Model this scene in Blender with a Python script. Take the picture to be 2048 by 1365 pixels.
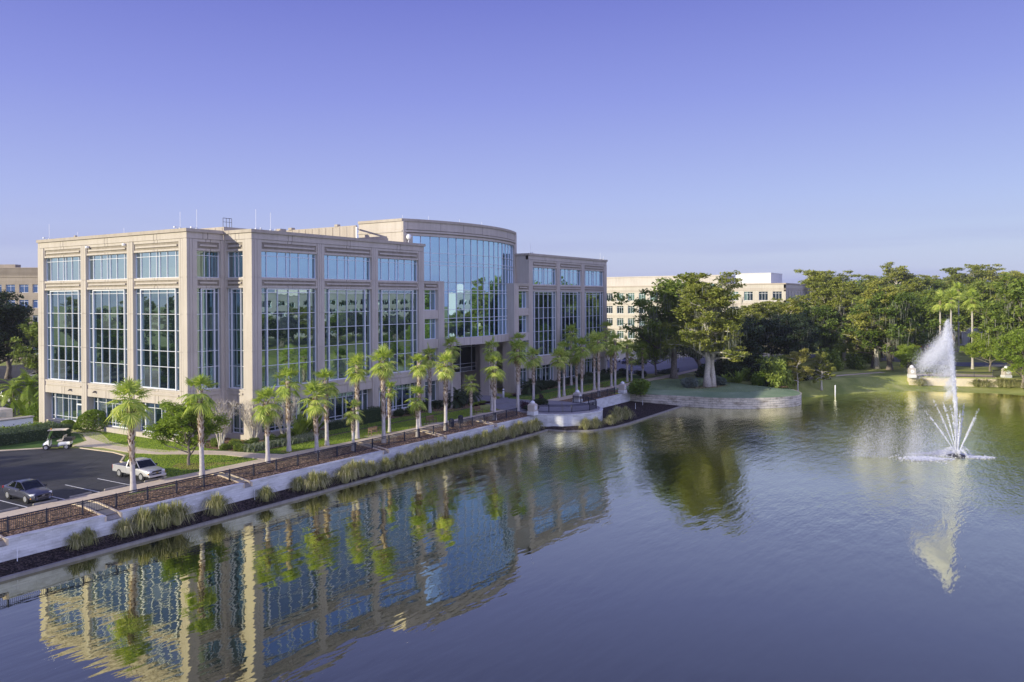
import bpy, math, random
import numpy as np
from mathutils import Matrix, Vector
from mathutils.geometry import tessellate_polygon
rad = math.radians
scene = bpy.context.scene
for o in list(bpy.data.objects): bpy.data.objects.remove(o)
COL = scene.collection
# ---------------------------------------------------------------- camera
YAW, PITCH, ROLL, FPX = 0.56867, 0.00501, 0.00482, 1631.23
fw = Vector((math.cos(YAW)*math.cos(PITCH), math.sin(YAW)*math.cos(PITCH), -math.sin(PITCH)))
rt = Vector((math.sin(YAW), -math.cos(YAW), 0)); dn = fw.cross(rt)
R_ = math.cos(ROLL)*rt + math.sin(ROLL)*dn; D_ = -math.sin(ROLL)*rt + math.cos(ROLL)*dn
cam_d = bpy.data.cameras.new('camera'); cam = bpy.data.objects.new('camera', cam_d); COL.objects.link(cam)
m = Matrix.Identity(4)
for i in range(3): m[i][0] = R_[i]; m[i][1] = -D_[i]; m[i][2] = -fw[i]
m.translation = Vector((-60.7135, -73.0438, 15.2964)); cam.matrix_world = m
cam_d.sensor_width = 36; cam_d.lens = FPX/2048*36
y0 = 599.99+FPX*math.tan(PITCH)
cam_d.shift_y = -(682.5-y0)/2048
cam_d.clip_start = 0.5; cam_d.clip_end = 6000
scene.camera = cam
# ---------------------------------------------------------------- sky and sun
SUN_EL, SUN_AZ = rad(17), rad(180-26.5)          # azimuth from +X
sd = Vector((math.cos(SUN_AZ)*math.cos(SUN_EL), math.sin(SUN_AZ)*math.cos(SUN_EL), math.sin(SUN_EL)))
w = bpy.data.worlds.new('World'); scene.world = w; w.use_nodes = True
wn, wl = w.node_tree.nodes, w.node_tree.links; wn.clear()
sky = wn.new('ShaderNodeTexSky'); sky.sky_type = 'NISHITA'; sky.sun_disc = False
sky.sun_elevation = SUN_EL; sky.sun_rotation = math.pi/2-SUN_AZ
sky.air_density = 1.0; sky.dust_density = 0.6; sky.ozone_density = 2.2
bg = wn.new('ShaderNodeBackground'); bg.inputs[1].default_value = 0.12; wo = wn.new('ShaderNodeOutputWorld')
def wmath(op, a, b):
    n = wn.new('ShaderNodeMath'); n.operation = op
    for i, v in enumerate((a, b)):
        if hasattr(v, 'links'): wl.new(v, n.inputs[i])
        else: n.inputs[i].default_value = v
    return n.outputs[0]
# grade the physical sky (per channel power and gain), then blend with an elevation gradient
sep = wn.new('ShaderNodeSeparateColor'); cmb = wn.new('ShaderNodeCombineColor'); wl.new(sky.outputs[0], sep.inputs[0])
SKYG = 4.46     # gain from picture brightness to world units at this exposure
for i, (p, g) in enumerate(((.85, .125), (1.15, .0715), (.35, .41))):
    wl.new(wmath('MULTIPLY', wmath('POWER', sep.outputs[i], p), g*SKYG), cmb.inputs[i])
tc = wn.new('ShaderNodeTexCoord'); sx = wn.new('ShaderNodeSeparateXYZ'); wl.new(tc.outputs['Generated'], sx.inputs[0])
er = wn.new('ShaderNodeValToRGB'); els = er.color_ramp.elements
stops = [(0, (.50,.56,.80)), (.05, (.56,.625,.86)), (.12, (.47,.555,.91)), (.237, (.31,.37,.82)), (.344, (.20,.24,.66)), (.46, (.14,.165,.46)), (.62, (.14,.16,.42)), (.80, (.16,.18,.44)), (1, (.17,.19,.45))]
while len(els) < len(stops): els.new(.5)
for e, (p, c) in zip(els, stops): e.position = p; e.color = (*c, 1)
wl.new(sx.outputs[2], er.inputs[0])
gv = wn.new('ShaderNodeVectorMath'); gv.operation = 'SCALE'; gv.inputs['Scale'].default_value = SKYG; wl.new(er.outputs[0], gv.inputs[0])
# fill light: bright lobe added to the unseen south west sky, lifts shaded faces
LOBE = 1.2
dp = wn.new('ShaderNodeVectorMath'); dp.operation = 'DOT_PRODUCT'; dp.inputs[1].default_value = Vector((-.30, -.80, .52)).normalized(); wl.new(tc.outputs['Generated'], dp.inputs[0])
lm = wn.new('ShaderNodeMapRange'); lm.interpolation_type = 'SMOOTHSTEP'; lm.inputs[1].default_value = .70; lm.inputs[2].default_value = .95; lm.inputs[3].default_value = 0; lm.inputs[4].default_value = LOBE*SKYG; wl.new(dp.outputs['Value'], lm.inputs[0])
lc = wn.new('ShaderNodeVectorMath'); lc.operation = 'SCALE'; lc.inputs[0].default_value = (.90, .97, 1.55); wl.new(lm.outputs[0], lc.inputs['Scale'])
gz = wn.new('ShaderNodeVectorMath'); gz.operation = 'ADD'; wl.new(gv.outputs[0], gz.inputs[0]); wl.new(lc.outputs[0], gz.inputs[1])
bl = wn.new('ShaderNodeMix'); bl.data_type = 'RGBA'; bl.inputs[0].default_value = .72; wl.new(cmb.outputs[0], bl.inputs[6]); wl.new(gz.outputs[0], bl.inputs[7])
# thin lavender cirrus bands low over the horizon
mp = wn.new('ShaderNodeMapping'); mp.inputs['Scale'].default_value = (1.6, 1.6, 26); cn = wn.new('ShaderNodeTexNoise'); cn.inputs['Scale'].default_value = 1.5; cn.inputs['Detail'].default_value = 6
cr = wn.new('ShaderNodeValToRGB'); cr.color_ramp.elements[0].position = 0.47; cr.color_ramp.elements[1].position = 0.75
hr = wn.new('ShaderNodeMapRange'); hr.inputs[1].default_value = 0.0; hr.inputs[2].default_value = 0.11; hr.inputs[3].default_value = 0.75; hr.inputs[4].default_value = 0.0
cl = wn.new('ShaderNodeMix'); cl.data_type = 'RGBA'; cl.inputs[7].default_value = (.36*SKYG, .40*SKYG, .72*SKYG, 1)
wl.new(tc.outputs['Generated'], mp.inputs[0]); wl.new(mp.outputs[0], cn.inputs[0]); wl.new(cn.outputs[0], cr.inputs[0]); wl.new(sx.outputs[2], hr.inputs[0])
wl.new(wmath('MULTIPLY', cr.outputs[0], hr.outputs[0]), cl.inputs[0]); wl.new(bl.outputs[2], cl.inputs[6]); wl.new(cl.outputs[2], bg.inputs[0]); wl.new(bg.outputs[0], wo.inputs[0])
sl = bpy.data.lights.new('sun', 'SUN'); sl.energy = 2.9; sl.angle = rad(0.5); sl.color = (1.0, 0.93, 0.74)
so = bpy.data.objects.new('sun', sl); COL.objects.link(so); so.rotation_euler = sd.to_track_quat('Z', 'Y').to_euler()
vs = scene.view_settings; vs.view_transform = 'Standard'; vs.look = 'None'; vs.gamma = 1; vs.use_curve_mapping = False
vs.exposure = 0.9
# ---------------------------------------------------------------- helpers
def tag(o, label=None, cat=None, group=None, kind=None):
    if label: o['label'] = label
    if cat: o['category'] = cat
    if group: o['group'] = group
    if kind: o['kind'] = kind
    return o
def empty(name, loc=(0, 0, 0), rz=0, label=None, cat=None, group=None, parent=None):
    o = bpy.data.objects.new(name, None); COL.objects.link(o); o.location = loc; o.rotation_euler = (0, 0, rz)
    o.empty_display_size = 0.3
    if parent: o.parent = parent
    return tag(o, label, cat, group)
def link(name, me, mat=None, parent=None, loc=None, rz=None):
    if mat and not me.materials: me.materials.append(mat)
    o = bpy.data.objects.new(name, me); COL.objects.link(o)
    if parent: o.parent = parent
    if loc is not None: o.location = loc
    if rz is not None: o.rotation_euler = (0, 0, rz)
    return o
def kids(o): return [c for c in bpy.data.objects if c.parent == o]
def copy_tree(o, parent=None, ch=None):
    c = o.copy(); COL.objects.link(c); c.parent = parent
    for k in (ch if ch is not None else kids(o)): copy_tree(k, c)
    return c
class MB:
    def __init__(s, M=None): s.v = []; s.f = []; s.M = M
    def add(s, vs_, fs):
        b = len(s.v)
        if s.M is not None: vs_ = [tuple(s.M @ Vector(p)) for p in vs_]
        s.v += [tuple(p) for p in vs_]; s.f += [tuple(b+i for i in f) for f in fs]
    def box(s, x0, y0, z0, x1, y1, z1):
        x0, x1 = min(x0, x1), max(x0, x1); y0, y1 = min(y0, y1), max(y0, y1); z0, z1 = min(z0, z1), max(z0, z1)
        s.add([(x0,y0,z0),(x1,y0,z0),(x1,y1,z0),(x0,y1,z0),(x0,y0,z1),(x1,y0,z1),(x1,y1,z1),(x0,y1,z1)],
              [(0,3,2,1),(4,5,6,7),(0,1,5,4),(1,2,6,5),(2,3,7,6),(3,0,4,7)])
    def obox(s, c, d, rz=0, rx=0, ry=0):
        Rm = Matrix.Rotation(rz, 3, 'Z') @ Matrix.Rotation(ry, 3, 'Y') @ Matrix.Rotation(rx, 3, 'X')
        P = []
        for sz in (-1, 1):
            for a, b in ((-1,-1),(1,-1),(1,1),(-1,1)): P.append(Vector(c) + Rm @ Vector((a*d[0]/2, b*d[1]/2, sz*d[2]/2)))
        s.add(P, [(0,3,2,1),(4,5,6,7),(0,1,5,4),(1,2,6,5),(2,3,7,6),(3,0,4,7)])
    def prism(s, poly, z0, z1, cap=True, bottom=False):
        n = len(poly); zt = (lambda i: z1) if not callable(z1) else z1
        P = [(p[0], p[1], z0) for p in poly] + [(p[0], p[1], z1) for p in poly]
        F = [(i, (i+1) % n, n+(i+1) % n, n+i) for i in range(n)]
        if cap:
            for t in tessellate_polygon([[Vector((p[0], p[1], 0)) for p in poly]]): F.append(tuple(n+i for i in t))
        s.add(P, F)
    def sheet(s, poly, z):
        P = [(p[0], p[1], p[2] if len(p) > 2 else z) for p in poly]
        s.add(P, [tuple(t) for t in tessellate_polygon([[Vector((p[0], p[1], 0)) for p in poly]])])
    def strip(s, a, b):
        n = len(a); s.add(list(a)+list(b), [(i, i+1, n+i+1, n+i) for i in range(n-1)])
    def tube(s, pts, radii, n=6, cap=True):
        pts = [Vector(p) for p in pts]; P = []; F = []
        if not hasattr(radii, '__len__'): radii = [radii]*len(pts)
        for i, p in enumerate(pts):
            d = (pts[min(i+1, len(pts)-1)] - pts[max(i-1, 0)])
            d = d.normalized() if d.length > 1e-6 else Vector((0,0,1))
            u = d.cross(Vector((0,0,1))) if abs(d.z) < .95 else d.cross(Vector((1,0,0)))
            u.normalize(); v = d.cross(u)
            for k in range(n):
                a = 2*math.pi*k/n; P.append(p + (u*math.cos(a)+v*math.sin(a))*radii[i])
        for i in range(len(pts)-1):
            for k in range(n): F.append((i*n+k, i*n+(k+1) % n, (i+1)*n+(k+1) % n, (i+1)*n+k))
        if cap: F.append(tuple(range(n-1, -1, -1))); F.append(tuple((len(pts)-1)*n+k for k in range(n)))
        s.add(P, F)
    def lathe(s, prof, c=(0,0,0), n=12, axis='Z'):
        P = []; F = []
        for r, z in prof:
            for k in range(n):
                a = 2*math.pi*k/n; q = (r*math.cos(a), r*math.sin(a), z)
                if axis == 'X': q = (q[2], q[0], q[1])
                if axis == 'Y': q = (q[0], q[2], q[1])
                P.append((c[0]+q[0], c[1]+q[1], c[2]+q[2]))
        for i in range(len(prof)-1):
            for k in range(n): F.append((i*n+k, i*n+(k+1) % n, (i+1)*n+(k+1) % n, (i+1)*n+k))
        F.append(tuple(range(n-1, -1, -1))); F.append(tuple((len(prof)-1)*n+k for k in range(n)))
        s.add(P, F)
    def quad(s, a, b, c, d): s.add([a, b, c, d], [(0,1,2,3)])
    def mesh(s, name, mat=None, smooth=False):
        me = bpy.data.meshes.new(name); me.from_pydata(s.v, [], s.f); me.update()
        if mat: me.materials.append(mat)
        if smooth: me.shade_smooth()
        return me
    def build(s, name, mat, parent=None, smooth=False, loc=None, bevel=0):
        o = link(name, s.mesh(name, mat, smooth), None, parent, loc)
        if bevel:
            b = o.modifiers.new('bevel', 'BEVEL'); b.width = bevel; b.segments = 2; b.limit_method = 'ANGLE'
        return o
def nmesh(name, V, F, mat, smooth=False):          # numpy quads
    me = bpy.data.meshes.new(name); nv, nf = len(V), len(F); k = F.shape[1]
    me.vertices.add(nv); me.vertices.foreach_set('co', np.asarray(V, np.float32).ravel())
    me.loops.add(nf*k); me.loops.foreach_set('vertex_index', np.asarray(F, np.int32).ravel())
    me.polygons.add(nf); me.polygons.foreach_set('loop_start', np.arange(0, nf*k, k, dtype=np.int32))
    me.update(calc_edges=True)
    if smooth: me.shade_smooth()
    me.materials.append(mat); return me
# ---------------------------------------------------------------- materials
def newmat(name):
    mt = bpy.data.materials.new(name); mt.use_nodes = True; nt = mt.node_tree
    b = nt.nodes['Principled BSDF']; return mt, nt, b
def N(nt, t, **kw):
    n = nt.nodes.new('ShaderNode'+t)
    for k, v in kw.items(): setattr(n, k, v)
    return n
def coords(nt, scale=(1,1,1), kind='Object', rot=None):
    t = N(nt, 'TexCoord'); mpn = N(nt, 'Mapping'); mpn.inputs['Scale'].default_value = scale
    if rot: mpn.inputs['Rotation'].default_value = rot
    nt.links.new(t.outputs[kind], mpn.inputs[0]); return mpn.outputs[0]
def geo_pos(nt, scale=(1,1,1)):
    t = N(nt, 'NewGeometry'); mpn = N(nt, 'Mapping'); mpn.inputs['Scale'].default_value = scale
    nt.links.new(t.outputs['Position'], mpn.inputs[0]); return mpn.outputs[0]
def noise(nt, co, scale, detail=4, rough=.55):
    n = N(nt, 'TexNoise'); n.inputs['Scale'].default_value = scale; n.inputs['Detail'].default_value = detail
    n.inputs['Roughness'].default_value = rough; nt.links.new(co, n.inputs['Vector']); return n.outputs[0]
def ramp(nt, fac, stops):
    r = N(nt, 'ValToRGB'); e = r.color_ramp.elements
    while len(e) < len(stops): e.new(0.5)
    for i, (p, c) in enumerate(stops): e[i].position = p; e[i].color = (*c, 1) if len(c) == 3 else c
    nt.links.new(fac, r.inputs[0]); return r.outputs[0]
def mixc(nt, fac, a, b, mode='MIX'):
    n = N(nt, 'Mix', data_type='RGBA', blend_type=mode)
    for s_, v in ((0, fac), (6, a), (7, b)):
        if hasattr(v, 'links'): nt.links.new(v, n.inputs[s_])
        else: n.inputs[s_].default_value = (*v, 1) if isinstance(v, tuple) else v
    return n.outputs[2]
def bump(nt, b, h, strength=.3, dist=.05):
    n = N(nt, 'Bump'); n.inputs['Strength'].default_value = strength; n.inputs['Distance'].default_value = dist
    nt.links.new(h, n.inputs['Height']); nt.links.new(n.outputs[0], b.inputs['Normal']); return n
def simple(name, col, rough=.6, metal=0, var=.12, scale=3, spec=None, bumpd=0):
    mt, nt, b = newmat(name); b.inputs['Roughness'].default_value = rough; b.inputs['Metallic'].default_value = metal
    if spec is not None: b.inputs['Specular IOR Level'].default_value = spec
    n = noise(nt, geo_pos(nt), scale, 5)
    lo = tuple(max(0, c*(1-var)) for c in col); hi = tuple(min(1, c*(1+var)) for c in col)
    nt.links.new(ramp(nt, n, [(.3, lo), (.7, hi)]), b.inputs['Base Color'])
    if bumpd: bump(nt, b, n, .5, bumpd)
    return mt
def concrete(name, a, b_, stain=.85, sc=.25):
    mt, nt, b = newmat(name); b.inputs['Roughness'].default_value = .85; b.inputs['Specular IOR Level'].default_value = .25
    g = geo_pos(nt); n1 = noise(nt, g, sc, 3); n2 = noise(nt, geo_pos(nt, (1.3, 1.3, .12)), 1.6, 5, .65); n3 = noise(nt, g, 22, 3)
    c = ramp(nt, n1, [(.3, a), (.7, b_)])
    st = ramp(nt, n2, [(.28, (stain*.82, stain*.80, stain*.77)), (.42, (stain, stain*.985, stain*.96)), (.60, (1, 1, 1))])
    c = mixc(nt, .5, c, st, 'MULTIPLY'); c = mixc(nt, .18, c, ramp(nt, n3, [(.35, (.6, .6, .6)), (.65, (1, 1, 1))]), 'MULTIPLY')
    nt.links.new(c, b.inputs['Base Color']); bump(nt, b, n3, .25, .02); return mt
M = {}
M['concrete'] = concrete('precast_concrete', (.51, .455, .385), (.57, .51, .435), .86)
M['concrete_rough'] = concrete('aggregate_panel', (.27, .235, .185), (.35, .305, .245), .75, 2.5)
M['coping'] = concrete('coping_concrete', (.44, .38, .31), (.49, .43, .35), .8)
M['joint'] = simple('joint_sealant', (.13, .11, .10), .9)
M['frame'] = simple('white_aluminium', (.70, .71, .74), .35, 0, .03)
M['roof'] = simple('roof_membrane', (.55, .53, .50), .9)
def glass_mat(name, tint, body, k0=.34, wav=.0045, wsc=.6):
    mt, nt, b = newmat(name); nt.nodes.remove(b); out = nt.nodes['Material Output']
    gl = N(nt, 'BsdfGlossy'); gl.inputs['Color'].default_value = (*tint, 1); gl.inputs['Roughness'].default_value = .0
    df = N(nt, 'BsdfDiffuse')
    isl = N(nt, 'NewGeometry'); nt.links.new(ramp(nt, isl.outputs['Random Per Island'], [(0, tuple(c*.5 for c in body)), (.72, body), (.80, tuple(c*1.5+.03 for c in body)), (1, tuple(c*2+.10 for c in body))]), df.inputs['Color'])
    g = geo_pos(nt, (1, 1, .8)); n = noise(nt, g, wsc, 2, .4)
    bm = N(nt, 'Bump'); bm.inputs['Strength'].default_value = 1; bm.inputs['Distance'].default_value = wav; nt.links.new(n, bm.inputs['Height'])
    nt.links.new(bm.outputs[0], gl.inputs['Normal'])
    fr = N(nt, 'Fresnel'); fr.inputs[0].default_value = 1.5
    mr = N(nt, 'MapRange'); mr.inputs[1].default_value = .04; mr.inputs[2].default_value = 1; mr.inputs[3].default_value = k0; mr.inputs[4].default_value = 1
    nt.links.new(fr.outputs[0], mr.inputs[0]); mx = N(nt, 'MixShader')
    nt.links.new(mr.outputs[0], mx.inputs[0]); nt.links.new(df.outputs[0], mx.inputs[1]); nt.links.new(gl.outputs[0], mx.inputs[2])
    nt.links.new(mx.outputs[0], out.inputs[0]); return mt
M['glass_west'] = glass_mat('west_mirror_glass', (.70, .84, .84), (.012, .022, .024), .76)
M['glass'] = glass_mat('mirror_glass', (.50, .73, .90), (.010, .022, .026), .78)
M['glass_tall'] = glass_mat('tall_mirror_glass', (.58, .78, .82), (.010, .020, .022), .47)
M['glass_dark'] = glass_mat('dark_glass', (.6, .7, .75), (.006, .010, .014), .10)
M['glass_low'] = glass_mat('tinted_glass', (.58, .80, .84), (.010, .020, .024), .36)
M['glass_car'] = glass_mat('car_glass', (.8, .9, .9), (.008, .010, .010), .045, .0)
def asphalt():
    mt, nt, b = newmat('asphalt'); b.inputs['Roughness'].default_value = .8
    g = geo_pos(nt); c = ramp(nt, noise(nt, g, .12, 5), [(.3, (.030, .030, .034)), (.7, (.046, .045, .050))])
    c = mixc(nt, .5, c, ramp(nt, noise(nt, g, 14, 4), [(.3, (.65, .65, .65)), (.7, (1, 1, 1))]), 'MULTIPLY')
    v = N(nt, 'TexVoronoi', feature='DISTANCE_TO_EDGE'); v.inputs['Scale'].default_value = .16; wn_ = N(nt, 'Mix', data_type='RGBA'); wn_.inputs[0].default_value = .25; nt.links.new(g, wn_.inputs[6]); nz = N(nt, 'TexNoise'); nz.inputs['Scale'].default_value = 1.2; nt.links.new(g, nz.inputs['Vector']); nt.links.new(nz.outputs['Color'], wn_.inputs[7]); nt.links.new(wn_.outputs[2], v.inputs['Vector'])
    c = mixc(nt, .7, c, ramp(nt, v.outputs['Distance'], [(.004, (.35,)*3), (.012, (1,)*3)]), 'MULTIPLY')
    c = mixc(nt, .8, c, ramp(nt, noise(nt, geo_pos(nt, (.5, 1, 1)), .8, 5, .7), [(.36, (.55, .55, .56)), (.5, (1, 1, 1)), (.66, (1.5, 1.45, 1.4))]), 'MULTIPLY')
    nt.links.new(c, b.inputs['Base Color']); bump(nt, b, noise(nt, g, 40, 2), .3, .01); return mt
M['asphalt'] = asphalt()
M['road'] = simple('pale_asphalt', (.16, .16, .175), .85, 0, .15, .3)
M['path'] = concrete('path_concrete', (.68, .56, .40), (.78, .65, .47), .8, .6)
M['kerb'] = concrete('kerb_concrete', (.30, .28, .24), (.36, .33, .28), .7, 1.2)
M['paint'] = simple('road_paint', (.72, .72, .70), .7)
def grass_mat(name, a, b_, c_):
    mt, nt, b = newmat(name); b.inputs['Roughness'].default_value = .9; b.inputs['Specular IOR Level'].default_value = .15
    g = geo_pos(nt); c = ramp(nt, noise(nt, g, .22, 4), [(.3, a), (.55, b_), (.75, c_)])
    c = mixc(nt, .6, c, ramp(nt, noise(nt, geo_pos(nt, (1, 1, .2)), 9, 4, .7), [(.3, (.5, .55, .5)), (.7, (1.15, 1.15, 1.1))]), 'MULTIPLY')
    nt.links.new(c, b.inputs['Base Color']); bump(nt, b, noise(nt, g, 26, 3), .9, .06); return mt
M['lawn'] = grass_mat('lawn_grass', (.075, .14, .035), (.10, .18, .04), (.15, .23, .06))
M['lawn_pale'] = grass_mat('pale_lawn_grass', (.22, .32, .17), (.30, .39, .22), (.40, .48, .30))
M['meadow'] = grass_mat('ground_grass', (.24, .29, .07), (.40, .42, .12), (.56, .54, .22))
def mulch(name, a, b_, hi):
    mt, nt, b = newmat(name); b.inputs['Roughness'].default_value = .95; b.inputs['Specular IOR Level'].default_value = .1
    g = geo_pos(nt); v = N(nt, 'TexVoronoi'); v.inputs['Scale'].default_value = 8; nt.links.new(g, v.inputs['Vector'])
    c = ramp(nt, noise(nt, g, 7, 5, .7), [(.3, a), (.55, b_), (.72, hi)])
    sg = N(nt, 'SeparateColor'); nt.links.new(v.outputs['Color'], sg.inputs[0]); c = mixc(nt, .85, c, ramp(nt, sg.outputs[0], [(.2, (.35,.33,.33)), (.6, (1,.95,.9)), (.85, (2.1,1.9,1.7))]), 'MULTIPLY')
    nt.links.new(c, b.inputs['Base Color']); bump(nt, b, v.outputs['Distance'], 1, .08); return mt
M['mulch'] = mulch('bark_mulch', (.10, .068, .042), (.27, .19, .12), (.56, .43, .29))
M['soil'] = mulch('dark_soil', (.022, .018, .020), (.045, .036, .036), (.08, .06, .055))
def stone(name, a, b_, mort, bw=1.0, rh=.3, stain=(.55, .5, .42), zsh=0):
    mt, nt, b = newmat(name); b.inputs['Roughness'].default_value = .9
    ge = N(nt, 'NewGeometry'); sp = N(nt, 'SeparateXYZ'); nt.links.new(ge.outputs['Position'], sp.inputs[0])
    ad = N(nt, 'Math', operation='SUBTRACT'); nt.links.new(sp.outputs[0], ad.inputs[0]); nt.links.new(sp.outputs[1], ad.inputs[1])
    cb = N(nt, 'CombineXYZ'); nt.links.new(ad.outputs[0], cb.inputs[0]); nt.links.new(sp.outputs[2], cb.inputs[1])
    br = N(nt, 'TexBrick'); br.inputs['Scale'].default_value = 1; br.inputs['Brick Width'].default_value = bw; br.inputs['Row Height'].default_value = rh
    br.inputs['Mortar Size'].default_value = .018; br.inputs['Color1'].default_value = (*a, 1); br.inputs['Color2'].default_value = (*b_, 1); br.inputs['Mortar'].default_value = (*mort, 1)
    br.inputs['Bias'].default_value = -.2; nt.links.new(cb.outputs[0], br.inputs['Vector'])
    n = noise(nt, geo_pos(nt, (.5, .5, 1.6)), 1.3, 6, .7)
    c = mixc(nt, .75, br.outputs[0], ramp(nt, n, [(.36, stain), (.55, (1, 1, 1))]), 'MULTIPLY')
    nt.links.new(c, b.inputs['Base Color']); bump(nt, b, noise(nt, geo_pos(nt, (1, 1, 2)), 5, 4), .6, .06); return mt
M['limestone'] = stone('limestone_blocks', (.68, .68, .66), (.76, .76, .74), (.62, .62, .60), 1.1, .2, (.66, .65, .62))
M['old_stone'] = stone('weathered_limestone', (.62, .57, .46), (.74, .68, .56), (.16, .15, .12), 1.6, .36, (.34, .31, .25))
M['far_stone'] = simple('smooth_limestone', (.62, .54, .40), .9, 0, .12, .8)
M['metal_dark'] = simple('black_metal', (.030, .032, .050), .45, .2)
M['steel'] = simple('galvanised_steel', (.55, .55, .56), .4, .6)
M['white'] = simple('white_paint', (.78, .78, .77), .5, 0, .05)
M['wood'] = simple('weathered_teak', (.24, .15, .09), .8, 0, .3, 8)
M['brown_sign'] = simple('brown_paint', (.10, .05, .025), .6)
def leaf_mat(name, cols, trans=.24, rough=.55, spread=.5):
    mt, nt, b = newmat(name); out = nt.nodes['Material Output']
    b.inputs['Roughness'].default_value = rough; b.inputs['Specular IOR Level'].default_value = .25
    isl = N(nt, 'NewGeometry'); oi = N(nt, 'ObjectInfo')
    a = N(nt, 'Math', operation='MULTIPLY'); a.inputs[1].default_value = spread; nt.links.new(isl.outputs['Random Per Island'], a.inputs[0])
    c2 = N(nt, 'Math', operation='MULTIPLY'); c2.inputs[1].default_value = 1-spread; nt.links.new(oi.outputs['Random'], c2.inputs[0])
    sm = N(nt, 'Math', operation='ADD'); nt.links.new(a.outputs[0], sm.inputs[0]); nt.links.new(c2.outputs[0], sm.inputs[1])
    k = len(cols); c = ramp(nt, sm.outputs[0], [(i/(k-1), cc) for i, cc in enumerate(cols)])
    nt.links.new(c, b.inputs['Base Color'])
    tr = N(nt, 'BsdfTranslucent'); nt.links.new(mixc(nt, 1., c, (1.25, 1.35, .55), 'MULTIPLY'), tr.inputs['Color'])
    mx = N(nt, 'MixShader'); mx.inputs[0].default_value = trans
    nt.links.new(b.outputs[0], mx.inputs[1]); nt.links.new(tr.outputs[0], mx.inputs[2]); nt.links.new(mx.outputs[0], out.inputs[0])
    return mt
M['leaf_oak'] = leaf_mat('oak_leaves', [(0.081, 0.129, 0.028), (0.153, 0.219, 0.039), (0.258, 0.318, 0.063), (0.386, 0.423, 0.098)])
M['leaf_cyp'] = leaf_mat('cypress_leaves', [(0.126, 0.162, 0.031), (0.235, 0.270, 0.049), (0.370, 0.377, 0.084), (0.504, 0.477, 0.126)])
M['leaf_spring'] = leaf_mat('spring_leaves', [(0.121, 0.187, 0.030), (0.220, 0.308, 0.045), (0.363, 0.451, 0.080), (0.506, 0.572, 0.140)], .4)
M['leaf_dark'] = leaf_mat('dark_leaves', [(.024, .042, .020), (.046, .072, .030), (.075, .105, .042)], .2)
M['leaf_shrub'] = leaf_mat('shrub_leaves', [(0.106, 0.177, 0.021), (0.198, 0.278, 0.034), (0.330, 0.392, 0.069)], .25)
M['leaf_hedge'] = leaf_mat('hedge_leaves', [(0.046, 0.078, 0.037), (0.081, 0.121, 0.055), (0.127, 0.167, 0.081)], .2)
M['leaf_lime'] = leaf_mat('lime_leaves', [(.18, .27, .02), (.30, .40, .03), (.44, .52, .06)], .3)
M['leaf_blue'] = leaf_mat('silver_leaves', [(.10, .13, .12), (.17, .21, .19), (.24, .28, .25)], .2)
M['leaf_purple'] = leaf_mat('purple_leaves', [(.030, .008, .020), (.060, .012, .035)], .15)
M['leaf_yellow'] = leaf_mat('yellow_leaves', [(.32, .31, .07), (.46, .42, .12), (.60, .52, .18)], .35)
M['palm'] = leaf_mat('palm_fronds', [(0.176, 0.260, 0.046), (0.326, 0.422, 0.081), (0.516, 0.583, 0.127), (0.746, 0.720, 0.230)], .38, .34, .75)
M['palm_dry'] = leaf_mat('dry_fronds', [(.18, .12, .05), (.32, .22, .10)], .2)
M['moss'] = leaf_mat('spanish_moss', [(.14, .15, .12), (.22, .23, .18), (.32, .32, .26)], .3, .9)
M['blade'] = leaf_mat('grass_blades', [(.12, .15, .04), (.30, .31, .11), (.50, .46, .22), (.66, .60, .38)], .3, .7, .8)
M['variegated'] = leaf_mat('striped_blades', [(.10, .16, .05), (.30, .34, .20), (.55, .56, .44)], .3, .7, .9)
M['bark'] = simple('grey_bark', (.21, .18, .15), .95, 0, .35, 4, .1, .04)
M['bark_pale'] = simple('pale_bark', (.60, .55, .46), .9, 0, .2, 5, .1, .02)
M['palm_trunk'] = simple('smooth_palm_trunk', (.50, .46, .42), .9, 0, .16, 3, .1, .02)
def boots():
    mt, nt, b = newmat('palm_boots'); b.inputs['Roughness'].default_value = .95; b.inputs['Specular IOR Level'].default_value = .1
    isl = N(nt, 'NewGeometry'); c = ramp(nt, isl.outputs['Random Per Island'], [(0, (.12, .065, .035)), (.35, (.30, .20, .12)), (.6, (.50, .41, .31)), (1, (.78, .70, .60))])
    nt.links.new(c, b.inputs['Base Color']); return mt
M['boots'] = boots()
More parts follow.
